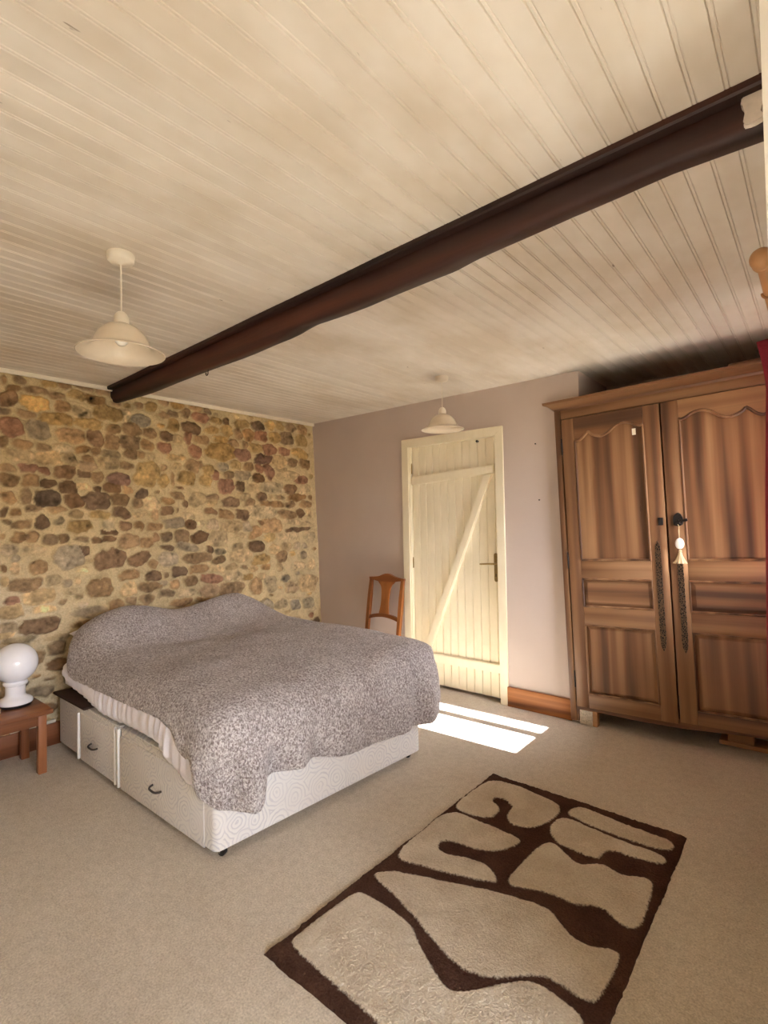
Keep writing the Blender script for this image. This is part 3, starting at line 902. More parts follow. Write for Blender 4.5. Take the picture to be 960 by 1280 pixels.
def build_armoire():
    e = tag(empty('armoire'), 'large two door walnut armoire with scalloped panels, right of the boarded door', 'wardrobe')
    e.location = (2.56, -0.05, 0.0); e.rotation_euler = (0, -WT, 0)
    # carcass behind the front, in the alcove
    bm = bmesh.new()
    add_box(bm, (0.17, 0.06, 0.10), (0.19, 0.58, 2.10)); add_box(bm, (1.21, 0.06, 0.10), (1.23, 0.58, 2.10))
    add_box(bm, (0.19, 0.565, 0.10), (1.21, 0.58, 2.10)); add_box(bm, (0.19, 0.06, 0.10), (1.21, 0.565, 0.12)); add_box(bm, (0.17, 0.06, 2.10), (1.23, 0.58, 2.118))
    obj('carcass', bm, M['walnut_v'], e)
    # face frame and feet
    bm = bmesh.new()
    bbox(bm, (-0.004, 0.004, 0.018), (0.036, 0.046, 2.135), 0.004, 0)
    bbox(bm, (1.246, 0.004, 0.03), (1.264, 0.046, 2.135), 0.004, 0)
    bbox(bm, (0.036, 0.016, 2.072), (1.246, 0.046, 2.135), 0.003, 1)
    add_prism_before = set(bm.faces)
    add_prism(bm, [(0.036, 0.15), (0.036, 0.02), (0.050, 0.02), (0.055, 0.070), (0.068, 0.097), (0.11, 0.101), (0.24, 0.095), (0.45, 0.089), (0.66, 0.092), (0.88, 0.107), (1.07, 0.120), (1.20, 0.120), (1.205, 0.05), (1.246, 0.05), (1.246, 0.15)], 'y', 0.010, 0.046)
    tagmat(bm, add_prism_before, 1)
    obj('face_frame', bm, [M['walnut_v'], M['walnut_h']], e)
    # cornice: moulded, mitred round the left end
    prof = [(0.046, 2.132), (0.016, 2.132), (0.010, 2.146), (-0.010, 2.152), (-0.022, 2.160), (-0.046, 2.168), (-0.066, 2.173), (-0.068, 2.190), (0.046, 2.190)]
    P = []
    for (yy, zz) in prof:
        off = -yy if yy < 0.04 else 0.0
        P.append((yy, zz, off))
    bm = bmesh.new()
    L = [bm.verts.new((-0.006 - max(o, 0) * 0.75, y, z)) for y, z, o in P]
    Rr = [bm.verts.new((1.262, y, z)) for y, z, o in P]
    n = len(P)
    for i in range(n): bm.faces.new((L[i], L[(i + 1) % n], Rr[(i + 1) % n], Rr[i]))
    bm.faces.new(L[::-1]); bm.faces.new(Rr)
    add_box(bm, (0.17, 0.046, 2.118), (1.235, 0.55, 2.135))
    add_box(bm, (1.03, -0.055, 2.1905), (1.25, 0.3, 2.206), 0.003)
    add_box(bm, (0.10, -0.045, 2.1905), (0.40, 0.04, 2.195), 0.001)
    obj('cornice', bm, M['walnut_h'], e, R(25))

    scal = catmull([(0.128, 1.912), (0.150, 1.908), (0.178, 1.922), (0.203, 1.947)], 6) + catmull([(0.222, 1.962), (0.245, 1.940), (0.280, 1.925), (0.312, 1.923), (0.350, 1.938), (0.395, 1.972), (0.440, 1.986), (0.490, 1.976), (0.520, 1.957), (0.545, 1.950), (0.560, 1.956)], 6)

    def door(mirror):
        X = (lambda a: 1.317 - a) if mirror else (lambda a: a)
        def bb(bm, lx0, lx1, z0, z1, y0, y1, bev, mi):
            a, b = sorted((X(lx0), X(lx1)))
            bbox(bm, (a, y0, z0), (b, y1, z1), bev, mi)
        o0 = 0.074 if mirror else 0.044
        zb = 0.131 if mirror else 0.118
        bm = bmesh.new()
        bb(bm, o0, 0.126, zb, 2.066, 0.0, 0.030, 0.003, 0)
        bb(bm, 0.560, 0.6535, zb, 2.066, 0.0, 0.030, 0.003, 0)
        bb(bm, 0.126, 0.560, zb, 0.212, 0.0, 0.030, 0.002, 1)
        bb(bm, 0.126, 0.560, 0.672, 0.790, 0.0, 0.030, 0.002, 1)
        bb(bm, 0.126, 0.560, 0.980, 1.098, 0.0, 0.030, 0.002, 1)
        before = set(bm.faces)
        poly = [(X(0.126), 2.066)] + [(X(min(max(a, 0.1262), 0.5598)), b) for a, b in scal] + [(X(0.560), 2.066)]
        add_prism(bm, poly, 'y', 0.0, 0.030)
        tagmat(bm, before, 1)
        d = obj('armoire_door', bm, [M['walnut_v'], M['walnut_h']], e)
        if mirror:
            tag(d, 'right door with black rim lock')
        else:
            tag(d, 'left door, its inner edge meeting the lock')
        # panels sit back in the frame; fielded edges
        def panel(pts, name):
            bm = bmesh.new()
            add_prism(bm, pts, 'y', 0.0165, 0.027)
            obj(name, bm, M['walnut_panel'], d)
        def fielded(lx0, lx1, z0, z1, mat):
            a, b = sorted((X(lx0), X(lx1)))
            bm = bmesh.new()
            q = [(a - .006, z0 - .006), (b + .006, z0 - .006), (b + .006, z1 + .006), (a - .006, z1 + .006)]
            k = 0.028
            q2 = [(a + k, z0 + k), (b - k, z0 + k), (b - k, z1 - k), (a + k, z1 - k)]
            v0 = [bm.verts.new((x, 0.018, z)) for x, z in q]; v1 = [bm.verts.new((x, 0.008, z)) for x, z in q2]
            vb = [bm.verts.new((x, 0.027, z)) for x, z in q]
            bm.faces.new(v1)
            for i in range(4):
                j = (i + 1) % 4
                bm.faces.new((v0[i], v0[j], v1[j], v1[i])); bm.faces.new((vb[i], vb[j], v0[j], v0[i]))
            bm.faces.new(vb[::-1])
            obj('door_panel', bm, mat, d, R(10))
        panel([(X(0.122), 1.094)] + [(X(a), b + 0.008) for a, b in scal] + [(X(0.566), 1.094)], 'door_panel')
        fielded(0.130, 0.557, 0.793, 0.977, M['walnut_h'])
        fielded(0.130, 0.557, 0.215, 0.669, M['walnut_panel'])
        # beads round each panel
        def bead(pts, r=0.0075):
            bm = bmesh.new(); add_tube(bm, pts, r, 8)
            obj('panel_moulding', bm, M['walnut_v'], d)
        y = 0.002
        bead([(X(0.131), y, 1.103), (X(0.131), y, 1.905)]); bead([(X(0.556), y, 1.103), (X(0.556), y, 1.946)]); bead([(X(0.131), y, 1.103), (X(0.556), y, 1.103)])
        bead([(X(a), y, b - 0.003) for a, b in scal], 0.009)
        for z0, z1 in ((0.217, 0.667), (0.795, 0.975)):
            bead([(X(0.131), y, z0), (X(0.556), y, z0), (X(0.556), y, z1), (X(0.131), y, z1), (X(0.131), y, z0 - .004)])
        # long pierced key plate
        z0, z1 = (0.545, 1.165) if mirror else (0.545, 1.222)
        xc = 0.600; w = 0.0155
        left, right = [], []
        N = 34
        for k in range(N + 1):
            t = k / N; z = z0 + 0.03 + (z1 - z0 - 0.06) * t
            ww = w * (1 + (0.12 if k % 2 else -0.06)) * (0.85 if t < 0.03 or t > 0.97 else 1)
            left.append((xc - ww, z)); right.append((xc + ww, z))
        poly = [(xc, z0)] + [(xc + 0.006, z0 + 0.015)] + right + [(xc + 0.006, z1 - 0.015), (xc, z1), (xc - 0.006, z1 - 0.015)] + left[::-1] + [(xc - 0.006, z0 + 0.015)]
        bm = bmesh.new(); add_prism(bm, [(X(a), b) for a, b in poly], 'y', -0.005, 0.0)
        kp = obj('key_plate', bm, M['ornate'], d, False)
        bm = bmesh.new(); add_lathe(bm, [(0, 0), (0.0045, 0), (0.0045, 0.003), (0, 0.003)], (0, 0, 0), 12, Matrix.Translation((X(xc), -0.0052, 0.90)) @ Matrix.Rotation(R(90), 4, 'X'))
        bm2 = bm
        o = obj('keyhole', bm2, M['black'], d)
        # long barrel hinges at the outer edge
        for z in (0.30, 1.10, 1.88):
            bm = bmesh.new(); xh = X(o0 - 0.004)
            add_tube(bm, [(xh, -0.001, z - 0.055), (xh, -0.001, z + 0.055)], 0.0045, 10)
            obj('door_hinge', bm, M['iron'], d)
        if mirror:
            # rim lock
            c = (0.722, 1.345)
            bm = bmesh.new()
            pts = catmull([(-0.024, -0.034), (-0.026, 0.0), (-0.024, 0.02), (-0.012, 0.034), (0.0, 0.042), (0.014, 0.034), (0.022, 0.018), (0.026, 0.0), (0.022, -0.030), (0.0, -0.038), (-0.024, -0.034)], 3)[:-1]
            add_prism(bm, [(c[0] + a, c[1] + b) for a, b in pts], 'y', -0.014, 0.0)
            bmesh.ops.bevel(bm, geom=[ed for ed in bm.edges if max(v.co.y for v in ed.verts) < -0.01], offset=0.004, segments=2, affect='EDGES')
            lk = obj('rim_lock', bm, M['iron'], d)
            bm = bmesh.new()
            add_tube(bm, [(c[0] + 0.01, -0.012, c[1] - 0.004), (c[0] + 0.012, -0.022, c[1] - 0.004), (c[0] + 0.034, -0.024, c[1] - 0.006), (c[0] + 0.052, -0.022, c[1] - 0.002)], [0.007, 0.008, 0.008, 0.009], 10)
            obj('latch_handle', bm, M['iron'], d)
            bm = bmesh.new()
            add_tube(bm, [(c[0] + 0.008, -0.014, c[1] - 0.02), (c[0] + 0.008, -0.036, c[1] - 0.02)], 0.0035, 8)
            ring = [(c[0] + 0.008 + 0.011 * math.cos(a), -0.040, c[1] - 0.026 + 0.011 * math.sin(a)) for a in np.linspace(0, 2 * math.pi, 17)]
            add_tube(bm, ring, 0.0028, 8, False)
            obj('key', bm, M['iron'], d)
        else:
            bm = bmesh.new(); add_box(bm, (0.612, -0.008, 1.315), (0.640, 0.0, 1.362), 0.003)
            obj('lock_keep', bm, M['iron'], d)
            bm = bmesh.new(); add_box(bm, (0.490, 0.0152, 1.895), (0.512, 0.0165, 1.936), 0.0004)  # small white patch laid on the upper panel of the left door
            tag(obj('white_patch', bm, M['trim_white'], d), 'small white patch on the panel')
            # knot hole in the wood
            bm = bmesh.new(); add_prism(bm, [(0.512, 1.455), (0.518, 1.44), (0.517, 1.412), (0.511, 1.40), (0.507, 1.425)], 'y', 0.0155, 0.0168)
            tag(obj('knot', bm, M['walnut_dark'], d), 'dark split knot in the panel')
        return d

    door(False); door(True)
    return e


build_armoire()


def wl(x, y, z):
    return WM @ Vector((x, y, z))


# tassel on the armoire key
p = wl(0.730, -0.041, 1.310)
e = tag(empty('key_tassel', p), 'straw coloured tassel with white oval medallion hanging from the armoire key', 'tassel')
bm = bmesh.new()
add_tube(bm, [(-0.003, 0.002, -0.002), (-0.004, -0.002, 0.006), (0, -0.004, 0.002), (0.002, -0.003, -0.03), (0.001, -0.003, -0.075)], 0.0016, 8)
add_tube(bm, [(0.003, 0.002, -0.002), (-0.001, -0.005, -0.03), (0.001, -0.003, -0.077)], 0.0016, 8)
obj('cord', bm, M['tassel'], e)
bm = bmesh.new(); add_lathe(bm, [(0, -0.006), (0.8, -0.006), (0.95, -0.003), (1.0, 0), (0.95, 0.003), (0.8, 0.006), (0, 0.006)], (0, 0, 0), 32,
          Matrix.Translation((0.002, -0.003, -0.108)) @ Matrix.Rotation(R(90), 4, 'X') @ Matrix.Diagonal((0.0245, 0.033, 1, 1)))
tag(obj('medallion', bm, M['porcelain'], e), 'white oval medallion')
lathe('tassel_head', [(0, -0.143), (0.006, -0.144), (0.010, -0.149), (0.010, -0.156), (0.0085, -0.160), (0.011, -0.163), (0.011, -0.170), (0, -0.172)], M['tassel'], e, center=(0.003, -0.003, 0), seg=20)
P = []
for k in range(60):
    a = 2 * math.pi * k / 60
    row = []
    for j in range(9):
        t = j / 8
        rr = (0.011 + 0.025 * t ** 1.3) * (1 + 0.10 * t * math.sin(a * 10))
        row.append((0.003 + rr * math.cos(a), -0.003 + rr * 0.7 * math.sin(a), -0.166 - 0.060 * t))
    row.append((0.003, -0.003, -0.222))
    P.append(row)
grid_mesh('tassel_skirt', np.array(P), M['tassel'], e, closed_u=True)

# blocks the armoire stands on
e = tag(empty('packing_block', (2.665, -0.02, 0.0)), 'small wooden block with a mottled pale face under the left foot of the armoire', 'block')
box('block_body', (-0.050, -0.018, 0.0), (0.062, 0.03, 0.099), M['block_wood'], e, 0.003)
bm = bmesh.new(); add_box(bm, (-0.050, -0.024, 0.002), (0.034, -0.0185, 0.098), 0.002)
tag(obj('block_face', bm, M['granite'], e), 'mottled cream and grey face')
bm = bmesh.new(); add_box(bm, (3.385, 0.155, 0.0), (3.80, 0.30, 0.026), 0.003)
tag(obj('packing_plank', bm, M['block_wood']), 'flat pale plank on the carpet beneath the right end of the armoire', 'plank')
bm = bmesh.new(); add_box(bm, (3.43, 0.165, 0.0265), (3.56, 0.29, 0.124), 0.003)
tag(obj('packing_block', bm, M['block_wood']), 'brown wooden block resting on the pale plank beneath the armoire', 'block')

# ------------------------------------------------------------------ divan bed
def build_bed():
    e = tag(empty('divan_bed', (1.08, -1.7, 0.0)), 'pale grey double divan bed base with drawers, its head against the stone wall', 'bed')
    BZ0, BZ1 = 0.034, 0.335

    def prism_part(name, poly, z0, z1, mat, bev=0.02, par=e):
        bm = bmesh.new(); add_prism(bm, poly, 'z', z0, z1)
        ed = [x for x in bm.edges if abs(x.verts[0].co.z - x.verts[1].co.z) > 0.01]
        bmesh.ops.bevel(bm, geom=ed, offset=bev, segments=5, affect='EDGES', profile=0.5)
        bmesh.ops.bevel(bm, geom=[x for x in bm.edges if abs(x.verts[0].co.z - x.verts[1].co.z) < 1e-4], offset=0.006, segments=2, affect='EDGES')
        o = obj(name, bm, mat, None)
        return part(o, par) if par else o
    head = prism_part('head_section', [(0.17, -2.375), (1.045, -2.383), (1.045, -1.03), (0.17, -1.03)], BZ0, BZ1, M['divan'], 0.006)
    foot = prism_part('foot_section', [(1.052, -2.383), (1.962, -2.395), (2.048, -1.085), (1.052, -1.03)], BZ0, BZ1, M['divan'], 0.030)
    tag(part(box('platform', (0.125, -2.400, BZ1 - 0.004), (0.62, -1.06, BZ1 + 0.012), M['platform'], None, 0.006), e), 'dark brown platform top showing at the head')

    def drawer(x0, x1, y, parent, lab):
        bm = bmesh.new()
        add_box(bm, (x0, y - 0.007, 0.030), (x1, y + 0.016, 0.300), 0.004, 3)
        d = tag(part(obj('drawer', bm, M['divan']), e), lab)
        hx = x0 + (x1 - x0) * 0.5
        return d

    def pull(d, hx, y, z):
        bm = bmesh.new()
        pts = [(hx - 0.040, y + 0.004, z + 0.008), (hx - 0.040, y - 0.010, z + 0.004), (hx - 0.034, y - 0.018, z - 0.001), (hx - 0.01, y - 0.020, z - 0.003), (hx + 0.02, y - 0.019, z - 0.003), (hx + 0.036, y - 0.011, z - 0.001), (hx + 0.040, y + 0.004, z)]
        add_tube(bm, catmull(pts, 4), 0.005, 8)
        obj('drawer_handle', bm, M['handle'], d)
    d = drawer(0.545, 0.995, -2.382, head, 'narrow drawer at the head end'); pull(d, 0.742, -2.392, 0.155)
    d = drawer(1.085, 1.88, -2.390, foot, 'wide drawer at the foot end'); pull(d, 1.478, -2.40, 0.152)
    for x, w, y in ((0.527, 0.012, -2.401), (1.022, 0.012, -2.401), (1.066, 0.016, -2.404)):
        bm = bmesh.new(); add_box(bm, (x - w / 2, y, 0.032), (x + w / 2, y + 0.016, 0.300 if x < 0.6 else 0.333), 0.004)
        part(obj('edge_trim', bm, M['piping']), e)
    for cx, cy in ((1.925, -2.345), (1.985, -1.145), (1.12, -2.30), (1.12, -1.12), (0.24, -2.30), (0.24, -1.10)):
        bm = bmesh.new()
        add_lathe(bm, [(0, -0.013), (0.010, -0.013), (0.0165, -0.011), (0.0175, -0.006), (0.0175, 0.006), (0.0165, 0.011), (0.010, 0.013), (0, 0.013)], (0, 0, 0), 24, Matrix.Translation((cx + 0.012, cy, 0.0175)) @ Matrix.Rotation(R(90), 4, 'X') @ Matrix.Rotation(R(20), 4, 'Y'))
        w = part(obj('castor', bm, M['black']), e)
        bm = bmesh.new()
        add_tube(bm, [(cx, cy, 0.045), (cx, cy, 0.03), (cx + 0.012, cy - 0.0165, 0.0175)], 0.006, 8)
        add_tube(bm, [(cx + 0.012, cy - 0.0165, 0.0175), (cx + 0.012, cy + 0.0165, 0.0175)], 0.004, 8)
        obj('castor_fork', bm, M['chrome'], w)


build_bed()


def rounded_path(corners, n):
    """corners: list of (x, y, r) counter-clockwise or clockwise -> evenly spaced points, and outward normals"""
    pts = []
    k = len(corners)
    for i in range(k):
        p = np.array(corners[i][:2]); r = corners[i][2]
        a = np.array(corners[i - 1][:2]); b = np.array(corners[(i + 1) % k][:2])
        da = (a - p) / np.linalg.norm(a - p); db = (b - p) / np.linalg.norm(b - p)
        s = p + da * r; t = p + db * r
        for u in np.linspace(0, 1, 14):
            pts.append((1 - u) ** 2 * s + 2 * u * (1 - u) * p + u * u * t)
    pts = np.array(pts + [pts[0]])
    L = np.concatenate([[0], np.cumsum(np.linalg.norm(np.diff(pts, axis=0), axis=1))])
    q = np.linspace(0, L[-1], n, endpoint=False)
    P = np.stack([np.interp(q, L, pts[:, 0]), np.interp(q, L, pts[:, 1])], 1)
    T = np.roll(P, -1, 0) - np.roll(P, 1, 0)
    T /= np.linalg.norm(T, axis=1, keepdims=True)
    Nn = np.stack([T[:, 1], -T[:, 0]], 1)
    c = P.mean(0)
    if ((P - c) * Nn).sum() < 0: Nn = -Nn
    return P, Nn, q


def vnoise(x, y, s, seed=0.0):
    return np.array([mnoise.noise(Vector((a * s, b * s, seed))) for a, b in zip(np.ravel(x), np.ravel(y))]).reshape(np.shape(x))


def csmooth(a, k):
    ker = np.hanning(2 * k + 3)[1:-1]; ker /= ker.sum()
    b = np.concatenate([a[-k:], a, a[:k]])
    return np.convolve(b, ker, 'valid')


# mattress with its gathered fitted sheet
def build_mattress():
    e = tag(empty('mattress', (1.05, -1.7, 0.347)), 'double mattress in a gathered white fitted sheet under the fluffy blanket', 'mattress')
    bm = bmesh.new()
    add_prism(bm, [(0.13, -2.345), (1.93, -2.355), (1.99, -1.10), (0.13, -1.06)], 'z', 0.349, 0.545)
    bmesh.ops.bevel(bm, geom=list(bm.edges), offset=0.045, segments=4, affect='EDGES')
    part(obj('mattress_core', bm, M['sheet']), e)
    P, N, q = rounded_path([(0.165, -2.392, 0.20), (1.965, -2.405, 0.10), (2.018, -1.07, 0.10), (0.135, -1.035, 0.12)], 520)
    xs, ys = P[:, 0], P[:, 1]
    left = (ys < -2.2)
    hem = np.full(len(P), 0.36)
    hl = np.interp(xs, [0.14, 0.30, 0.5, 0.87, 1.25, 1.45, 1.56, 1.66, 1.76, 1.87, 1.97], [0.50, 0.455, 0.40, 0.352, 0.357, 0.357, 0.338, 0.285, 0.240, 0.258, 0.30])
    hem = np.where(left, hl, hem)
    hem = csmooth(hem, 4)
    rows = []
    ruff = np.sin(q * 2 * math.pi / 0.062 + 2.2 * np.sin(q * 7.0) + 1.4 * np.sin(q * 17)) + 0.5 * np.sin(q * 2 * math.pi / 0.031 + 3 * np.sin(q * 5))
    ruff = ruff * np.clip(0.75 + 0.5 * np.sin(q * 9), 0.3, 1.2)
    ruff = np.where(left & (xs > 1.62), ruff * 0.3, ruff)
    for j in range(22):
        w = j / 21
        z = 0.548 + (hem - 0.548) * w
        prof = -0.03 * (1 - w) ** 3 + 0.012 * math.sin(math.pi * min(w * 1.1, 1)) - 0.03 * max(0, w - 0.82) / 0.18 * (1)
        off = prof + 0.0120 * ruff * (0.35 + 0.65 * w) + np.where(left & (xs > 1.55), 0.016 * w, 0.0)
        rows.append(np.stack([xs + N[:, 0] * off, ys + N[:, 1] * off, z], 1))
    A = np.stack(rows, 1)
    tag(part(grid_mesh('fitted_sheet', A, M['sheet'], None, closed_u=True), e), 'white cotton sheet gathered along its hem')


build_mattress()

# pillow whose corner shows beside the blanket
def build_pillow():
    n = 40
    A = []
    for side in (1, -1):
        rows = []
        for i in range(n + 1):
            u = -1 + 2 * i / n; row = []
            for j in range(n + 1):
                v = -1 + 2 * j / n
                x = 0.23 * u * (1 - 0.10 * (1 - v * v)) ; y = 0.335 * v * (1 - 0.07 * (1 - u * u))
                h = 0.060 * ((1 - u ** 4) * (1 - v ** 4)) ** 0.5
                row.append((x, y, side * h + 0.006 * mnoise.noise(Vector((x * 9, y * 9, side)))*(1-u**4)*(1-v**4)))
            rows.append(row)
        A.append(np.array(rows))
    bm = bmesh.new()
    for S in A:
        vs = [[bm.verts.new(S[i, j]) for j in range(n + 1)] for i in range(n + 1)]
        for i in range(n):
            for j in range(n): bm.faces.new((vs[i][j], vs[i + 1][j], vs[i + 1][j + 1], vs[i][j + 1]))
    bmesh.ops.remove_doubles(bm, verts=bm.verts, dist=0.0004)
    o = obj('pillow', bm, M['sheet'], None, True)
    o.location = (0.340, -1.965, 0.682)
    o.rotation_euler = (R(2), R(6), R(0))
    tag(o, 'white pillow with one corner poking out from the blanket by the stone wall', 'pillow')


build_pillow()


# ------------------------------------------------------------------ blanket
def build_blanket():
    P, N, q = rounded_path([(0.115, -2.405, 0.40), (2.02, -2.425, 0.16), (2.095, -0.885, 0.20), (0.115, -0.905, 0.26)], 640)
    xs, ys = P[:, 0], P[:, 1]
    n = len(P)
    left = (ys < -2.2); foot = (xs > 1.85) & ~left; right = (ys > -1.1) & ~foot
    hl = np.interp(xs, [0.1, 0.22, 0.335, 0.374, 0.68, 1.19, 1.50, 1.63, 1.70, 1.77, 1.865, 1.96, 2.02], [0.62, 0.58, 0.535, 0.50, 0.493, 0.497, 0.505, 0.49, 0.45, 0.395, 0.285, 0.215, 0.195])
    hf = np.interp(ys, [-2.465, -2.437, -2.354, -2.292, -2.235, -2.189, -2.128, -2.065, -1.916, -1.672, -1.454, -1.28, -1.09, -0.93], [0.195, 0.186, 0.188, 0.222, 0.254, 0.278, 0.288, 0.296, 0.280, 0.233, 0.214, 0.215, 0.212, 0.225])
    hr = np.interp(xs, [0.1, 1.2, 1.8, 2.04], [0.50, 0.38, 0.27, 0.22])
    hem = np.where(left, hl, np.where(foot, hf, np.where(right, hr, 0.62)))
    hem = csmooth(hem, 9)

    def top(x, y):
        g = np.exp(-((x - 0.27) / 0.30) ** 2)
        edge = sstep(-0.80, -1.15, y) * sstep(-2.50, -2.28, y)
        pl = 0.130 + 0.072 * np.exp(-((y + 2.0) / 0.27) ** 2) + 0.030 * np.exp(-((y + 1.17) / 0.24) ** 2)
        t = 0.650 + g * pl * (0.30 + 0.70 * edge)
        t = t + 0.022 * np.exp(-((x - 1.25) / 0.5) ** 2) * np.exp(-((y + 1.6) / 0.45) ** 2)
        t = t - 0.020 * sstep(1.5, 2.0, x) + 0.035 * sstep(-1.7, -1.05, y)
        return t

    S0, S1 = np.array([0.62, -1.68]), np.array([1.42, -1.68])
    dv = S1 - S0
    tt = np.clip(((P - S0) @ dv) / (dv @ dv), 0, 1)
    Q = S0 + tt[:, None] * dv
    Lr = np.linalg.norm(P - Q, axis=1)
    rows = []
    KT, KS = 70, 44
    RZ, RE = 0.125, 0.24
    rz = RZ - 0.05 * sstep(-1.5, -0.93, ys)
    ze = top(xs, ys) - rz
    for k in range(KT + 1):
        s = math.sin(0.5 * math.pi * k / KT) ** 0.9
        X = Q + (P - Q) * s
        e = (1 - s) * Lr
        tq = np.clip(1 - e / RE, 0, 1)
        z = top(X[:, 0], X[:, 1]) - rz * (1 - np.sqrt(np.clip(1 - tq ** 2, 0, 1)))
        lump = 0.014 * vnoise(X[:, 0], X[:, 1], 3.2, 1.0) + 0.007 * vnoise(X[:, 0], X[:, 1], 8.0, 2.0)
        z = z + lump * min(1.0, 2.5 * (1 - s) + 0.15)
        rows.append(np.stack([X[:, 0], X[:, 1], z], 1))
    # folds of the hanging sides: (y or x position, width, depth)
    fold = np.zeros(n)
    for c, w, d in ((-2.34, 0.035, -0.032), (-2.26, 0.04, 0.014), (-2.15, 0.05, -0.030), (-2.03, 0.06, 0.024), (-1.90, 0.05, -0.026), (-1.74, 0.08, 0.012), (-1.50, 0.10, -0.012), (-1.28, 0.05, 0.012), (-1.18, 0.035, -0.020), (-1.08, 0.05, 0.014)):
        fold += np.where(foot | (xs > 1.8), d * np.exp(-((ys - c) / w) ** 2), 0)
    fold += np.where(left, 0.010 * np.sin(xs * 16) + 0.012 * np.sin(xs * 37 + 1) * sstep(1.4, 1.9, xs), 0)
    fold += np.where(right, 0.018 * np.sin(xs * 21), 0)
    fold = csmooth(fold, 3)
    for k in range(1, KS + 1):
        w = k / KS
        z = ze + (hem - ze) * w
        drop = ze - z
        bulge = 0.020 * np.sin(np.pi * np.clip(w, 0, 1)) * np.clip((ze - hem) / 0.25, 0, 1)
        flare = 0.012 * w + np.where((xs > 1.9) & (ys > -1.2), 0.02 * w * sstep(-1.2, -0.98, ys), 0)
        off = bulge + flare * np.clip((ze - hem) / 0.2, 0, 1) + fold * sstep(0.0, 0.22, drop) * 1.7
        off = off + 0.006 * vnoise(q, z, 14.0, 5.0)
        X = P + N * off[:, None]
        rows.append(np.stack([X[:, 0], X[:, 1], z + (0.006 * vnoise(q, z * 0 + 1, 25, 9.0) + 0.004 * vnoise(q, z * 0 + 1, 90, 3.0)) * w], 1))
    last = rows[-1]
    for k, (io, dz) in enumerate(((0.006, -0.006), (0.016, -0.004), (0.022, 0.006), (0.024, 0.03))):   # turned hem
        rows.append(np.stack([last[:, 0] - N[:, 0] * io, last[:, 1] - N[:, 1] * io, last[:, 2] + dz], 1))
    A = np.stack(rows, 1)
    # close the middle ridge: first ring lies on a segment, so it already meets itself
    o = grid_mesh('blanket', A, M['blanket'], None, closed_u=True)
    tag(o, 'mottled grey brown fleece blanket spread over the double bed', 'blanket')


build_blanket()

# ------------------------------------------------------------------ bedside table, lamp, books
e = tag(empty('bedside_table', (0.325, -2.80, 0.0)), 'low reddish wooden table beside the bed, holding the white globe lamp', 'table')
o = part(box('table_top', (0.115, -3.06, 0.334), (0.525, -2.522, 0.360), M['teak_y'], None, 0.005), e)
bm = bmesh.new()
bbox(bm, (0.470, -3.01, 0.272), (0.486, -2.575, 0.334), 0.002, 0); bbox(bm, (0.155, -3.01, 0.272), (0.171, -2.575, 0.334), 0.002, 0)
bbox(bm, (0.18, -2.568, 0.272), (0.47, -2.552, 0.334), 0.002, 1); bbox(bm, (0.18, -3.03, 0.272), (0.47, -3.014, 0.334), 0.002, 1)
part(obj('apron', bm, [M['teak_y'], M['teak_x']]), e)
for x in (0.150, 0.452):
    for y in (-3.035, -2.588):
        part(box('table_leg', (x, y, 0.0), (x + 0.042, y + 0.042, 0.334), M['teak_z'], None, 0.004), e)

e = tag(empty('table_lamp', (0.285, -2.642, 0.3605)), 'white glass globe lamp with waisted base on the low wooden table', 'lamp')
lathe('lamp_foot', [(0, 0), (0.076, 0), (0.078, 0.004), (0.078, 0.012), (0.072, 0.014), (0, 0.014)], M['black'], e)
lathe('lamp_base', [(0, 0.0142), (0.080, 0.0142), (0.086, 0.018), (0.087, 0.028), (0.083, 0.038), (0.070, 0.048), (0.055, 0.056), (0.050, 0.066), (0.049, 0.085), (0.050, 0.108), (0.051, 0.118), (0.058, 0.121), (0.062, 0.127), (0.062, 0.136), (0.058, 0.141), (0.050, 0.143), (0, 0.143)], M['opal'], e, seg=56)
prof = [(0.050, 0.1432)] + [(0.113 * math.sin(a), 0.2455 - 0.113 * math.cos(a)) for a in np.linspace(0.47, math.pi, 28)]
prof[-1] = (0, 0.3585)
tag(lathe('globe_shade', prof, M['opal'], e, seg=56), 'round opal glass globe')


def book(loc, size, rz, cov, label):
    e = tag(empty('book', loc, (0, 0, rz)), label, 'book')
    w, d, t = size
    bm = bmesh.new()
    add_box(bm, (-w / 2, -d / 2, 0), (w / 2, d / 2, 0.003), 0.001); add_box(bm, (-w / 2, -d / 2, t - 0.003), (w / 2, d / 2, t), 0.001)
    add_box(bm, (-w / 2, -d / 2, 0.0), (-w / 2 + 0.003, d / 2, t), 0.001)
    obj('book_cover', bm, cov, e)
    bm = bmesh.new(); add_box(bm, (-w / 2 + 0.004, -d / 2 + 0.003, 0.0032), (w / 2 - 0.003, d / 2 - 0.003, t - 0.0032), 0.001)
    obj('pages', bm, M['paper'], e)


book((0.318, -2.850, 0.3605), (0.15, 0.22, 0.027), R(5), M['cover_b'], 'thick paperback lying flat on the low table, lower of two by the globe lamp')
book((0.300, -2.852, 0.388), (0.14, 0.21, 0.024), R(-6), M['cover_a'], 'paperback lying on top of another book beside the globe lamp')

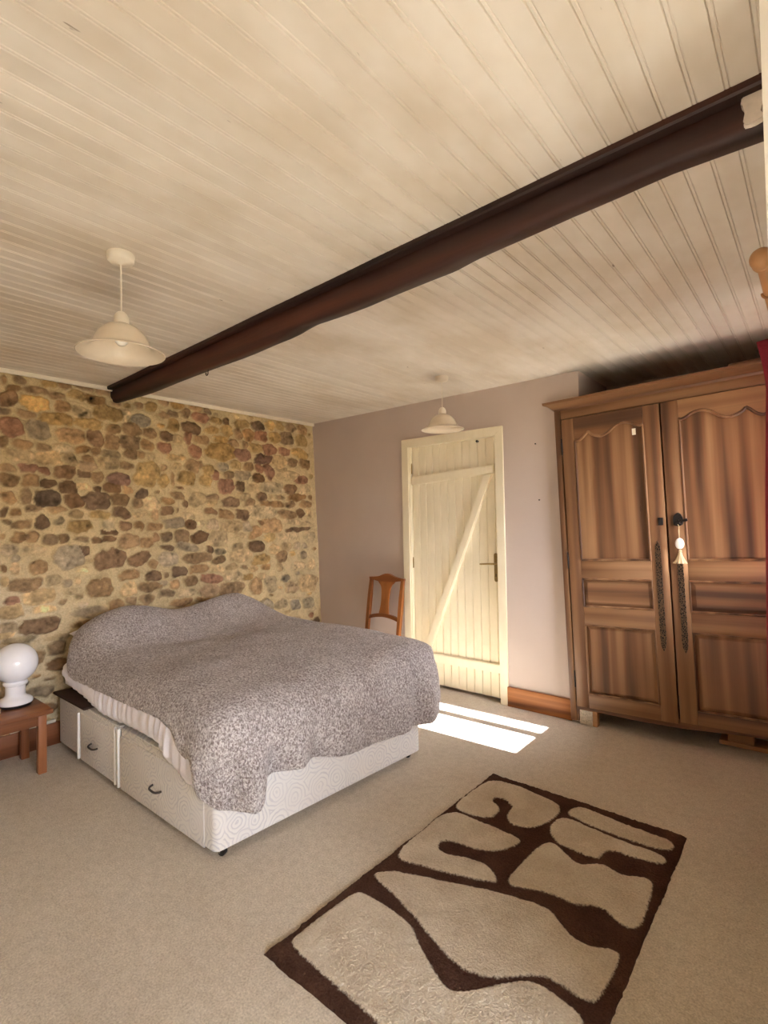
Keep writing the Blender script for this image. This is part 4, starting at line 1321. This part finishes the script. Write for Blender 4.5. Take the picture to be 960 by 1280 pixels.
# ------------------------------------------------------------------ chair
def build_chair():
    e = tag(empty('dining_chair', (0.965, -0.30, 0.0)), 'oak chair with vase shaped back splat between the bed and boarded door', 'chair')
    def lean(z): return -0.145 + (z - 0.44) / 0.46 * 0.075 if z > 0.44 else -0.145 - (0.44 - z) * 0.05
    XL, XR = 0.792, 1.146
    for x, dx in ((XL, -0.0), (XR, 0.0)):
        bm = bmesh.new()
        P = [(x + dx * (z - .44), lean(z), z) for z in (0.0, 0.2, 0.44, 0.6, 0.75, 0.895)]
        rings = []
        for i, (px, py, pz) in enumerate(P):
            a, b = (0.017, 0.016) if 0 < i < 5 else (0.0145, 0.014)
            rings.append([bm.verts.new((px + sx * a, py + sy * b, pz)) for sx, sy in ((-1, -1), (1, -1), (1, 1), (-1, 1))])
        for r0, r1 in zip(rings, rings[1:]):
            for k in range(4): bm.faces.new((r0[k], r0[(k + 1) % 4], r1[(k + 1) % 4], r1[k]))
        bm.faces.new(rings[0][::-1]); bm.faces.new(rings[-1])
        bmesh.ops.bevel(bm, geom=[ed for ed in bm.edges if abs(ed.verts[0].co.z - ed.verts[1].co.z) > 0.05], offset=0.004, segments=2, affect='EDGES')
        part(obj('back_post', bm, M['chair_z']), e)
    def sheet(name, poly, t, mat):
        bm = bmesh.new()
        add_prism(bm, poly, 'y', -t / 2, t / 2)
        for v in bm.verts: v.co.y += lean(v.co.z)
        bmesh.ops.bevel(bm, geom=[ed for ed in bm.edges if abs(ed.verts[0].co.y - lean(ed.verts[0].co.z) - (ed.verts[1].co.y - lean(ed.verts[1].co.z))) < 1e-4], offset=0.003, segments=1, affect='EDGES')
        return part(obj(name, bm, mat), e)
    xm = (XL + XR) / 2
    # crest rail, bowed up in the middle
    up = catmull([(XL - 0.022, 0.902), (XL + 0.03, 0.905), (XL + 0.09, 0.912), (xm, 0.938), (XR - 0.09, 0.914), (XR - 0.03, 0.904), (XR + 0.020, 0.900)], 5)
    lo = catmull([(XR + 0.018, 0.882), (XR - 0.04, 0.876), (XR - 0.09, 0.868), (xm, 0.866), (XL + 0.09, 0.868), (XL + 0.04, 0.876), (XL - 0.020, 0.884)], 5)
    sheet('crest_rail', up + lo, 0.026, M['chair_x'])
    lo2 = catmull([(XL, 0.535), (XL + 0.08, 0.556), (xm, 0.566), (XR - 0.08, 0.556), (XR, 0.535)], 5)
    up2 = catmull([(XR, 0.565), (XR - 0.08, 0.587), (xm, 0.597), (XL + 0.08, 0.587), (XL, 0.565)], 5)
    sheet('lower_rail', lo2 + up2, 0.020, M['chair_x'])
    lf = catmull([(0.098, 0.880), (0.088, 0.858), (0.062, 0.835), (0.048, 0.80), (0.043, 0.74), (0.042, 0.68), (0.048, 0.63), (0.056, 0.590)], 5)
    sheet('splat', [(xm + a, z) for a, z in lf] + [(xm - a, z) for a, z in lf[::-1]], 0.012, M['chair_z'])
    # seat and front legs
    bm = bmesh.new(); add_prism(bm, [(XL - 0.01, -0.165), (XR + 0.01, -0.165), (XR + 0.035, -0.54), (XL - 0.035, -0.54)], 'z', 0.41, 0.435)
    bmesh.ops.bevel(bm, geom=list(bm.edges), offset=0.008, segments=3, affect='EDGES')
    part(obj('seat', bm, M['chair_x']), e)
    for x in (XL - 0.02, XR + 0.02):
        bm = bmesh.new(); add_tube(bm, [(x, -0.515, 0.41), (x, -0.515, 0.2), (x, -0.515, 0.0)], [0.021, 0.018, 0.014], 4)
        part(obj('front_leg', bm, M['chair_z']), e)
    bm = bmesh.new()
    add_box(bm, (XL - 0.018, -0.525, 0.355), (XR + 0.018, -0.505, 0.41), 0.003)
    for x in (XL - 0.01, XR + 0.01): add_box(bm, (x - 0.009, -0.515, 0.355), (x + 0.009, -0.155, 0.41), 0.003)
    part(obj('seat_rail', bm, M['chair_x']), e)


build_chair()

# ------------------------------------------------------------------ rug
RUG = [[(2.512,-1.158),(2.562,-1.100),(2.663,-1.090),(2.798,-1.113),(2.899,-1.132),(2.929,-1.196),(2.921,-1.298),(2.890,-1.378),(2.851,-1.413),(2.790,-1.424),(2.751,-1.384),(2.738,-1.320),(2.735,-1.281),(2.678,-1.250),(2.634,-1.262),(2.629,-1.300),(2.679,-1.324),(2.702,-1.358),(2.703,-1.406),(2.694,-1.443),(2.626,-1.472),(2.543,-1.472),(2.514,-1.443),(2.506,-1.312)],
       [(2.533,-1.505),(2.573,-1.489),(2.674,-1.492),(2.790,-1.492),(2.883,-1.505),(2.879,-1.561),(2.848,-1.625),(2.780,-1.679),(2.674,-1.690),(2.634,-1.701),(2.615,-1.737),(2.639,-1.778),(2.686,-1.780),(2.776,-1.747),(2.834,-1.738),(2.890,-1.764),(2.928,-1.807),(2.867,-1.833),(2.767,-1.872),(2.635,-1.906),(2.570,-1.928),(2.531,-1.914),(2.512,-1.838),(2.506,-1.693),(2.507,-1.565)],
       [(2.955,-1.190),(2.962,-1.119),(2.995,-1.088),(3.084,-1.099),(3.210,-1.118),(3.322,-1.117),(3.378,-1.128),(3.396,-1.161),(3.384,-1.203),(3.310,-1.222),(3.201,-1.226),(3.081,-1.219)],
       [(2.943,-1.243),(2.978,-1.221),(3.087,-1.237),(3.207,-1.250),(3.315,-1.245),(3.377,-1.253),(3.392,-1.286),(3.374,-1.315),(3.318,-1.330),(3.249,-1.335),(3.190,-1.348),(3.179,-1.391),(3.177,-1.426),(3.137,-1.443),(3.058,-1.436),(3.006,-1.429),(2.957,-1.383),(2.935,-1.320)],
       [(2.967,-1.459),(3.001,-1.441),(3.039,-1.463),(3.103,-1.507),(3.140,-1.507),(3.194,-1.453),(3.232,-1.459),(3.280,-1.479),(3.344,-1.438),(3.378,-1.445),(3.387,-1.485),(3.396,-1.624),(3.400,-1.701),(3.379,-1.733),(3.343,-1.734),(3.287,-1.698),(3.240,-1.701),(3.204,-1.738),(3.154,-1.737),(3.085,-1.740),(3.018,-1.771),(2.971,-1.790),(2.948,-1.762),(2.948,-1.684),(2.953,-1.543)],
       [(2.521,-2.057),(2.569,-2.001),(2.654,-1.962),(2.760,-1.927),(2.890,-1.873),(2.986,-1.840),(3.083,-1.817),(3.135,-1.818),(3.181,-1.850),(3.243,-1.889),(3.302,-1.890),(3.356,-1.854),(3.379,-1.863),(3.386,-1.912),(3.380,-2.047),(3.366,-2.083),(3.329,-2.089),(3.279,-2.081),(3.231,-2.085),(3.196,-2.107),(3.146,-2.157),(3.102,-2.192),(3.036,-2.214),(2.972,-2.207),(2.904,-2.184),(2.785,-2.138),(2.671,-2.099),(2.576,-2.080)],
       [(2.529,-2.472),(2.526,-2.419),(2.529,-2.315),(2.538,-2.168),(2.609,-2.158),(2.721,-2.162),(2.804,-2.177),(2.868,-2.225),(2.943,-2.267),(3.007,-2.299),(3.039,-2.299),(3.072,-2.276),(3.109,-2.231),(3.153,-2.172),(3.199,-2.129),(3.245,-2.118),(3.303,-2.128),(3.347,-2.138),(3.373,-2.159),(3.370,-2.300),(3.365,-2.440),(3.340,-2.495),(3.290,-2.507),(2.941,-2.507),(2.819,-2.499),(2.675,-2.493),(2.570,-2.487)]]


def build_rug():
    x0, x1, y0, y1 = 2.492, 3.420, -2.552, -1.036
    res = 0.004
    r = np.random.default_rng(5)
    xs = np.arange(x0, x1 + res / 2, res); ys = np.arange(y0, y1 + res / 2, res)
    n, m = len(xs), len(ys)
    X, Y = np.meshgrid(xs, ys, indexing='ij')
    sd = np.full((n, m), -1.0)
    for poly in RUG:
        P = np.array(poly)
        for _ in range(2):                     # ease the corners of the outline
            P = np.stack([0.8 * P + 0.2 * np.roll(P, -1, 0), 0.2 * P + 0.8 * np.roll(P, -1, 0)], 1).reshape(-1, 2)
        A, B = P, np.roll(P, -1, 0)
        inside = np.zeros((n, m), bool); d2 = np.full((n, m), 9.0)
        for (ax, ay), (bx, by) in zip(A, B):
            ex, ey = bx - ax, by - ay
            t = np.clip(((X - ax) * ex + (Y - ay) * ey) / (ex * ex + ey * ey + 1e-12), 0, 1)
            d2 = np.minimum(d2, (X - ax - t * ex) ** 2 + (Y - ay - t * ey) ** 2)
            c = ((ay > Y) != (by > Y)) & (X < ax + ex * (Y - ay) / (ey + 1e-12 * (ey == 0)))
            inside ^= c
        d = np.sqrt(d2)
        sd = np.maximum(sd, np.where(inside, d, -d))
    edge = np.minimum(np.minimum(X - x0, x1 - X), np.minimum(Y - y0, y1 - Y))
    Z = 0.004 + 0.010 * sstep(0.0, 0.012, edge) + 0.005 * sstep(-0.005, 0.006, sd)
    Z += 0.0012 * smooth_noise((n, m), 1.6, r) + 0.0012 * smooth_noise((n, m), 8, r)
    # the sides are not cut dead straight
    XX = X + (0.002 * smooth_noise((n, m), 30, r) + 0.001 * smooth_noise((n, m), 4, r)) * (edge < 0.03)
    YY = Y + (0.002 * smooth_noise((n, m), 30, r) + 0.001 * smooth_noise((n, m), 4, r)) * (edge < 0.03)
    o = grid_mesh('rug', np.stack([XX, YY, Z], -1), M['rug'])
    at = o.data.attributes.new('shape_distance', 'FLOAT', 'POINT')
    at.data.foreach_set('value', sd.ravel().astype(np.float32))
    bm = bmesh.new(); bm.from_mesh(o.data)
    es = [ed for ed in bm.edges if ed.is_boundary]
    g = bmesh.ops.extrude_edge_only(bm, edges=es)
    for v in g['geom']:
        if isinstance(v, bmesh.types.BMVert): v.co.z = 0.0005
    bm.to_mesh(o.data); bm.free()
    o.data.polygons.foreach_set('use_smooth', [True] * len(o.data.polygons))
    tag(o, 'dark brown shaggy rug with large cream abstract shapes lying on the carpet', 'rug')


build_rug()

# ------------------------------------------------------------------ curtain and pole
e = tag(empty('curtain_pole', (3.79, -0.9, 2.12)), 'pale wooden curtain pole with a ball finial above the window at right', 'curtain pole')
bm = bmesh.new(); add_tube(bm, [(3.79, -1.70, 2.12), (3.79, -0.06, 2.12)], 0.0165, 20)
part(obj('pole_rod', bm, M['pole_wood']), e)
for y, s in ((-1.70, -1),):
    bm = bmesh.new()
    prof = [(0, -0.004), (0.020, -0.004), (0.026, 0.0), (0.0275, 0.008), (0.026, 0.016), (0.021, 0.020)] + [(0.0305 * math.sin(a), 0.043 - 0.0305 * math.cos(a)) for a in np.linspace(0.78, math.pi, 14)]
    prof[-1] = (0, 0.0735)
    add_lathe(bm, prof, (0, 0, 0), 32, Matrix.Translation((3.79, y, 2.12)) @ Matrix.Rotation(R(90), 4, 'X'))
    part(obj('finial', bm, M['pole_wood']), e)
for y in (-1.45, -0.12):
    bm = bmesh.new()
    add_tube(bm, [(3.79, y, 2.095), (3.81, y, 2.085), (3.8299, y, 2.085)], 0.008, 10)
    add_tube(bm, [(3.79 + 0.0195 * math.cos(a), y, 2.12 + 0.0195 * math.sin(a)) for a in np.linspace(math.pi, 2 * math.pi, 9)], 0.005, 8)
    part(obj('pole_bracket', bm, M['pole_wood']), e)

e = tag(empty('curtain', (3.77, -0.85, 0.06)), 'crimson curtain hanging from the wooden pole in front of the armoire', 'curtain')
ny, nz = 90, 50
rows = []
for i in range(ny):
    t = i / (ny - 1)                       # 0 near end, 1 leading edge by the armoire
    row = []
    for j in range(nz):
        w = j / (nz - 1); z = 2.165 - (2.165 - 0.06) * w
        y = -1.00 + 0.30 * t
        edge_x = np.interp(z, [0.06, 0.63, 1.47, 1.97, 2.06, 2.165], [3.686, 3.693, 3.710, 3.727, 3.716, 3.697])
        base = 3.786 + 0.022 * math.sin(t * 2 * math.pi * 3.5 + 0.6)
        k = sstep(0.80, 1.0, t)
        x = base * (1 - k) + edge_x * k
        row.append((x, y, z))
    rows.append(row)
A = np.array(rows)
part(grid_mesh('curtain_cloth', A, M['curtain'], None), e).modifiers.new('thickness', 'SOLIDIFY').thickness = 0.003
for y in (-0.98, -0.90, -0.82, -0.74):
    bm = bmesh.new(); add_tube(bm, [(3.79 + 0.025 * math.cos(a), y, 2.116 + 0.025 * math.sin(a)) for a in np.linspace(0, 2 * math.pi, 21)], 0.004, 8, False)
    part(obj('curtain_ring', bm, M['pole_wood']), e)

# nails left in the back wall
for x, z, lab in ((2.335, 1.93, 'tiny nail high in the lilac wall between door and armoire'), (2.354, 1.524, 'tiny nail lower in the lilac wall between door and armoire')):
    bm = bmesh.new(); add_lathe(bm, [(0, 0), (0.0022, 0), (0.0022, 0.012), (0.0055, 0.0125), (0.005, 0.0145), (0, 0.015)], (0, 0, 0), 12, Matrix.Translation((x, 0, z)) @ Matrix.Rotation(R(90), 4, 'X'))
    tag(obj('wall_nail', bm, M['iron']), lab, 'nail')
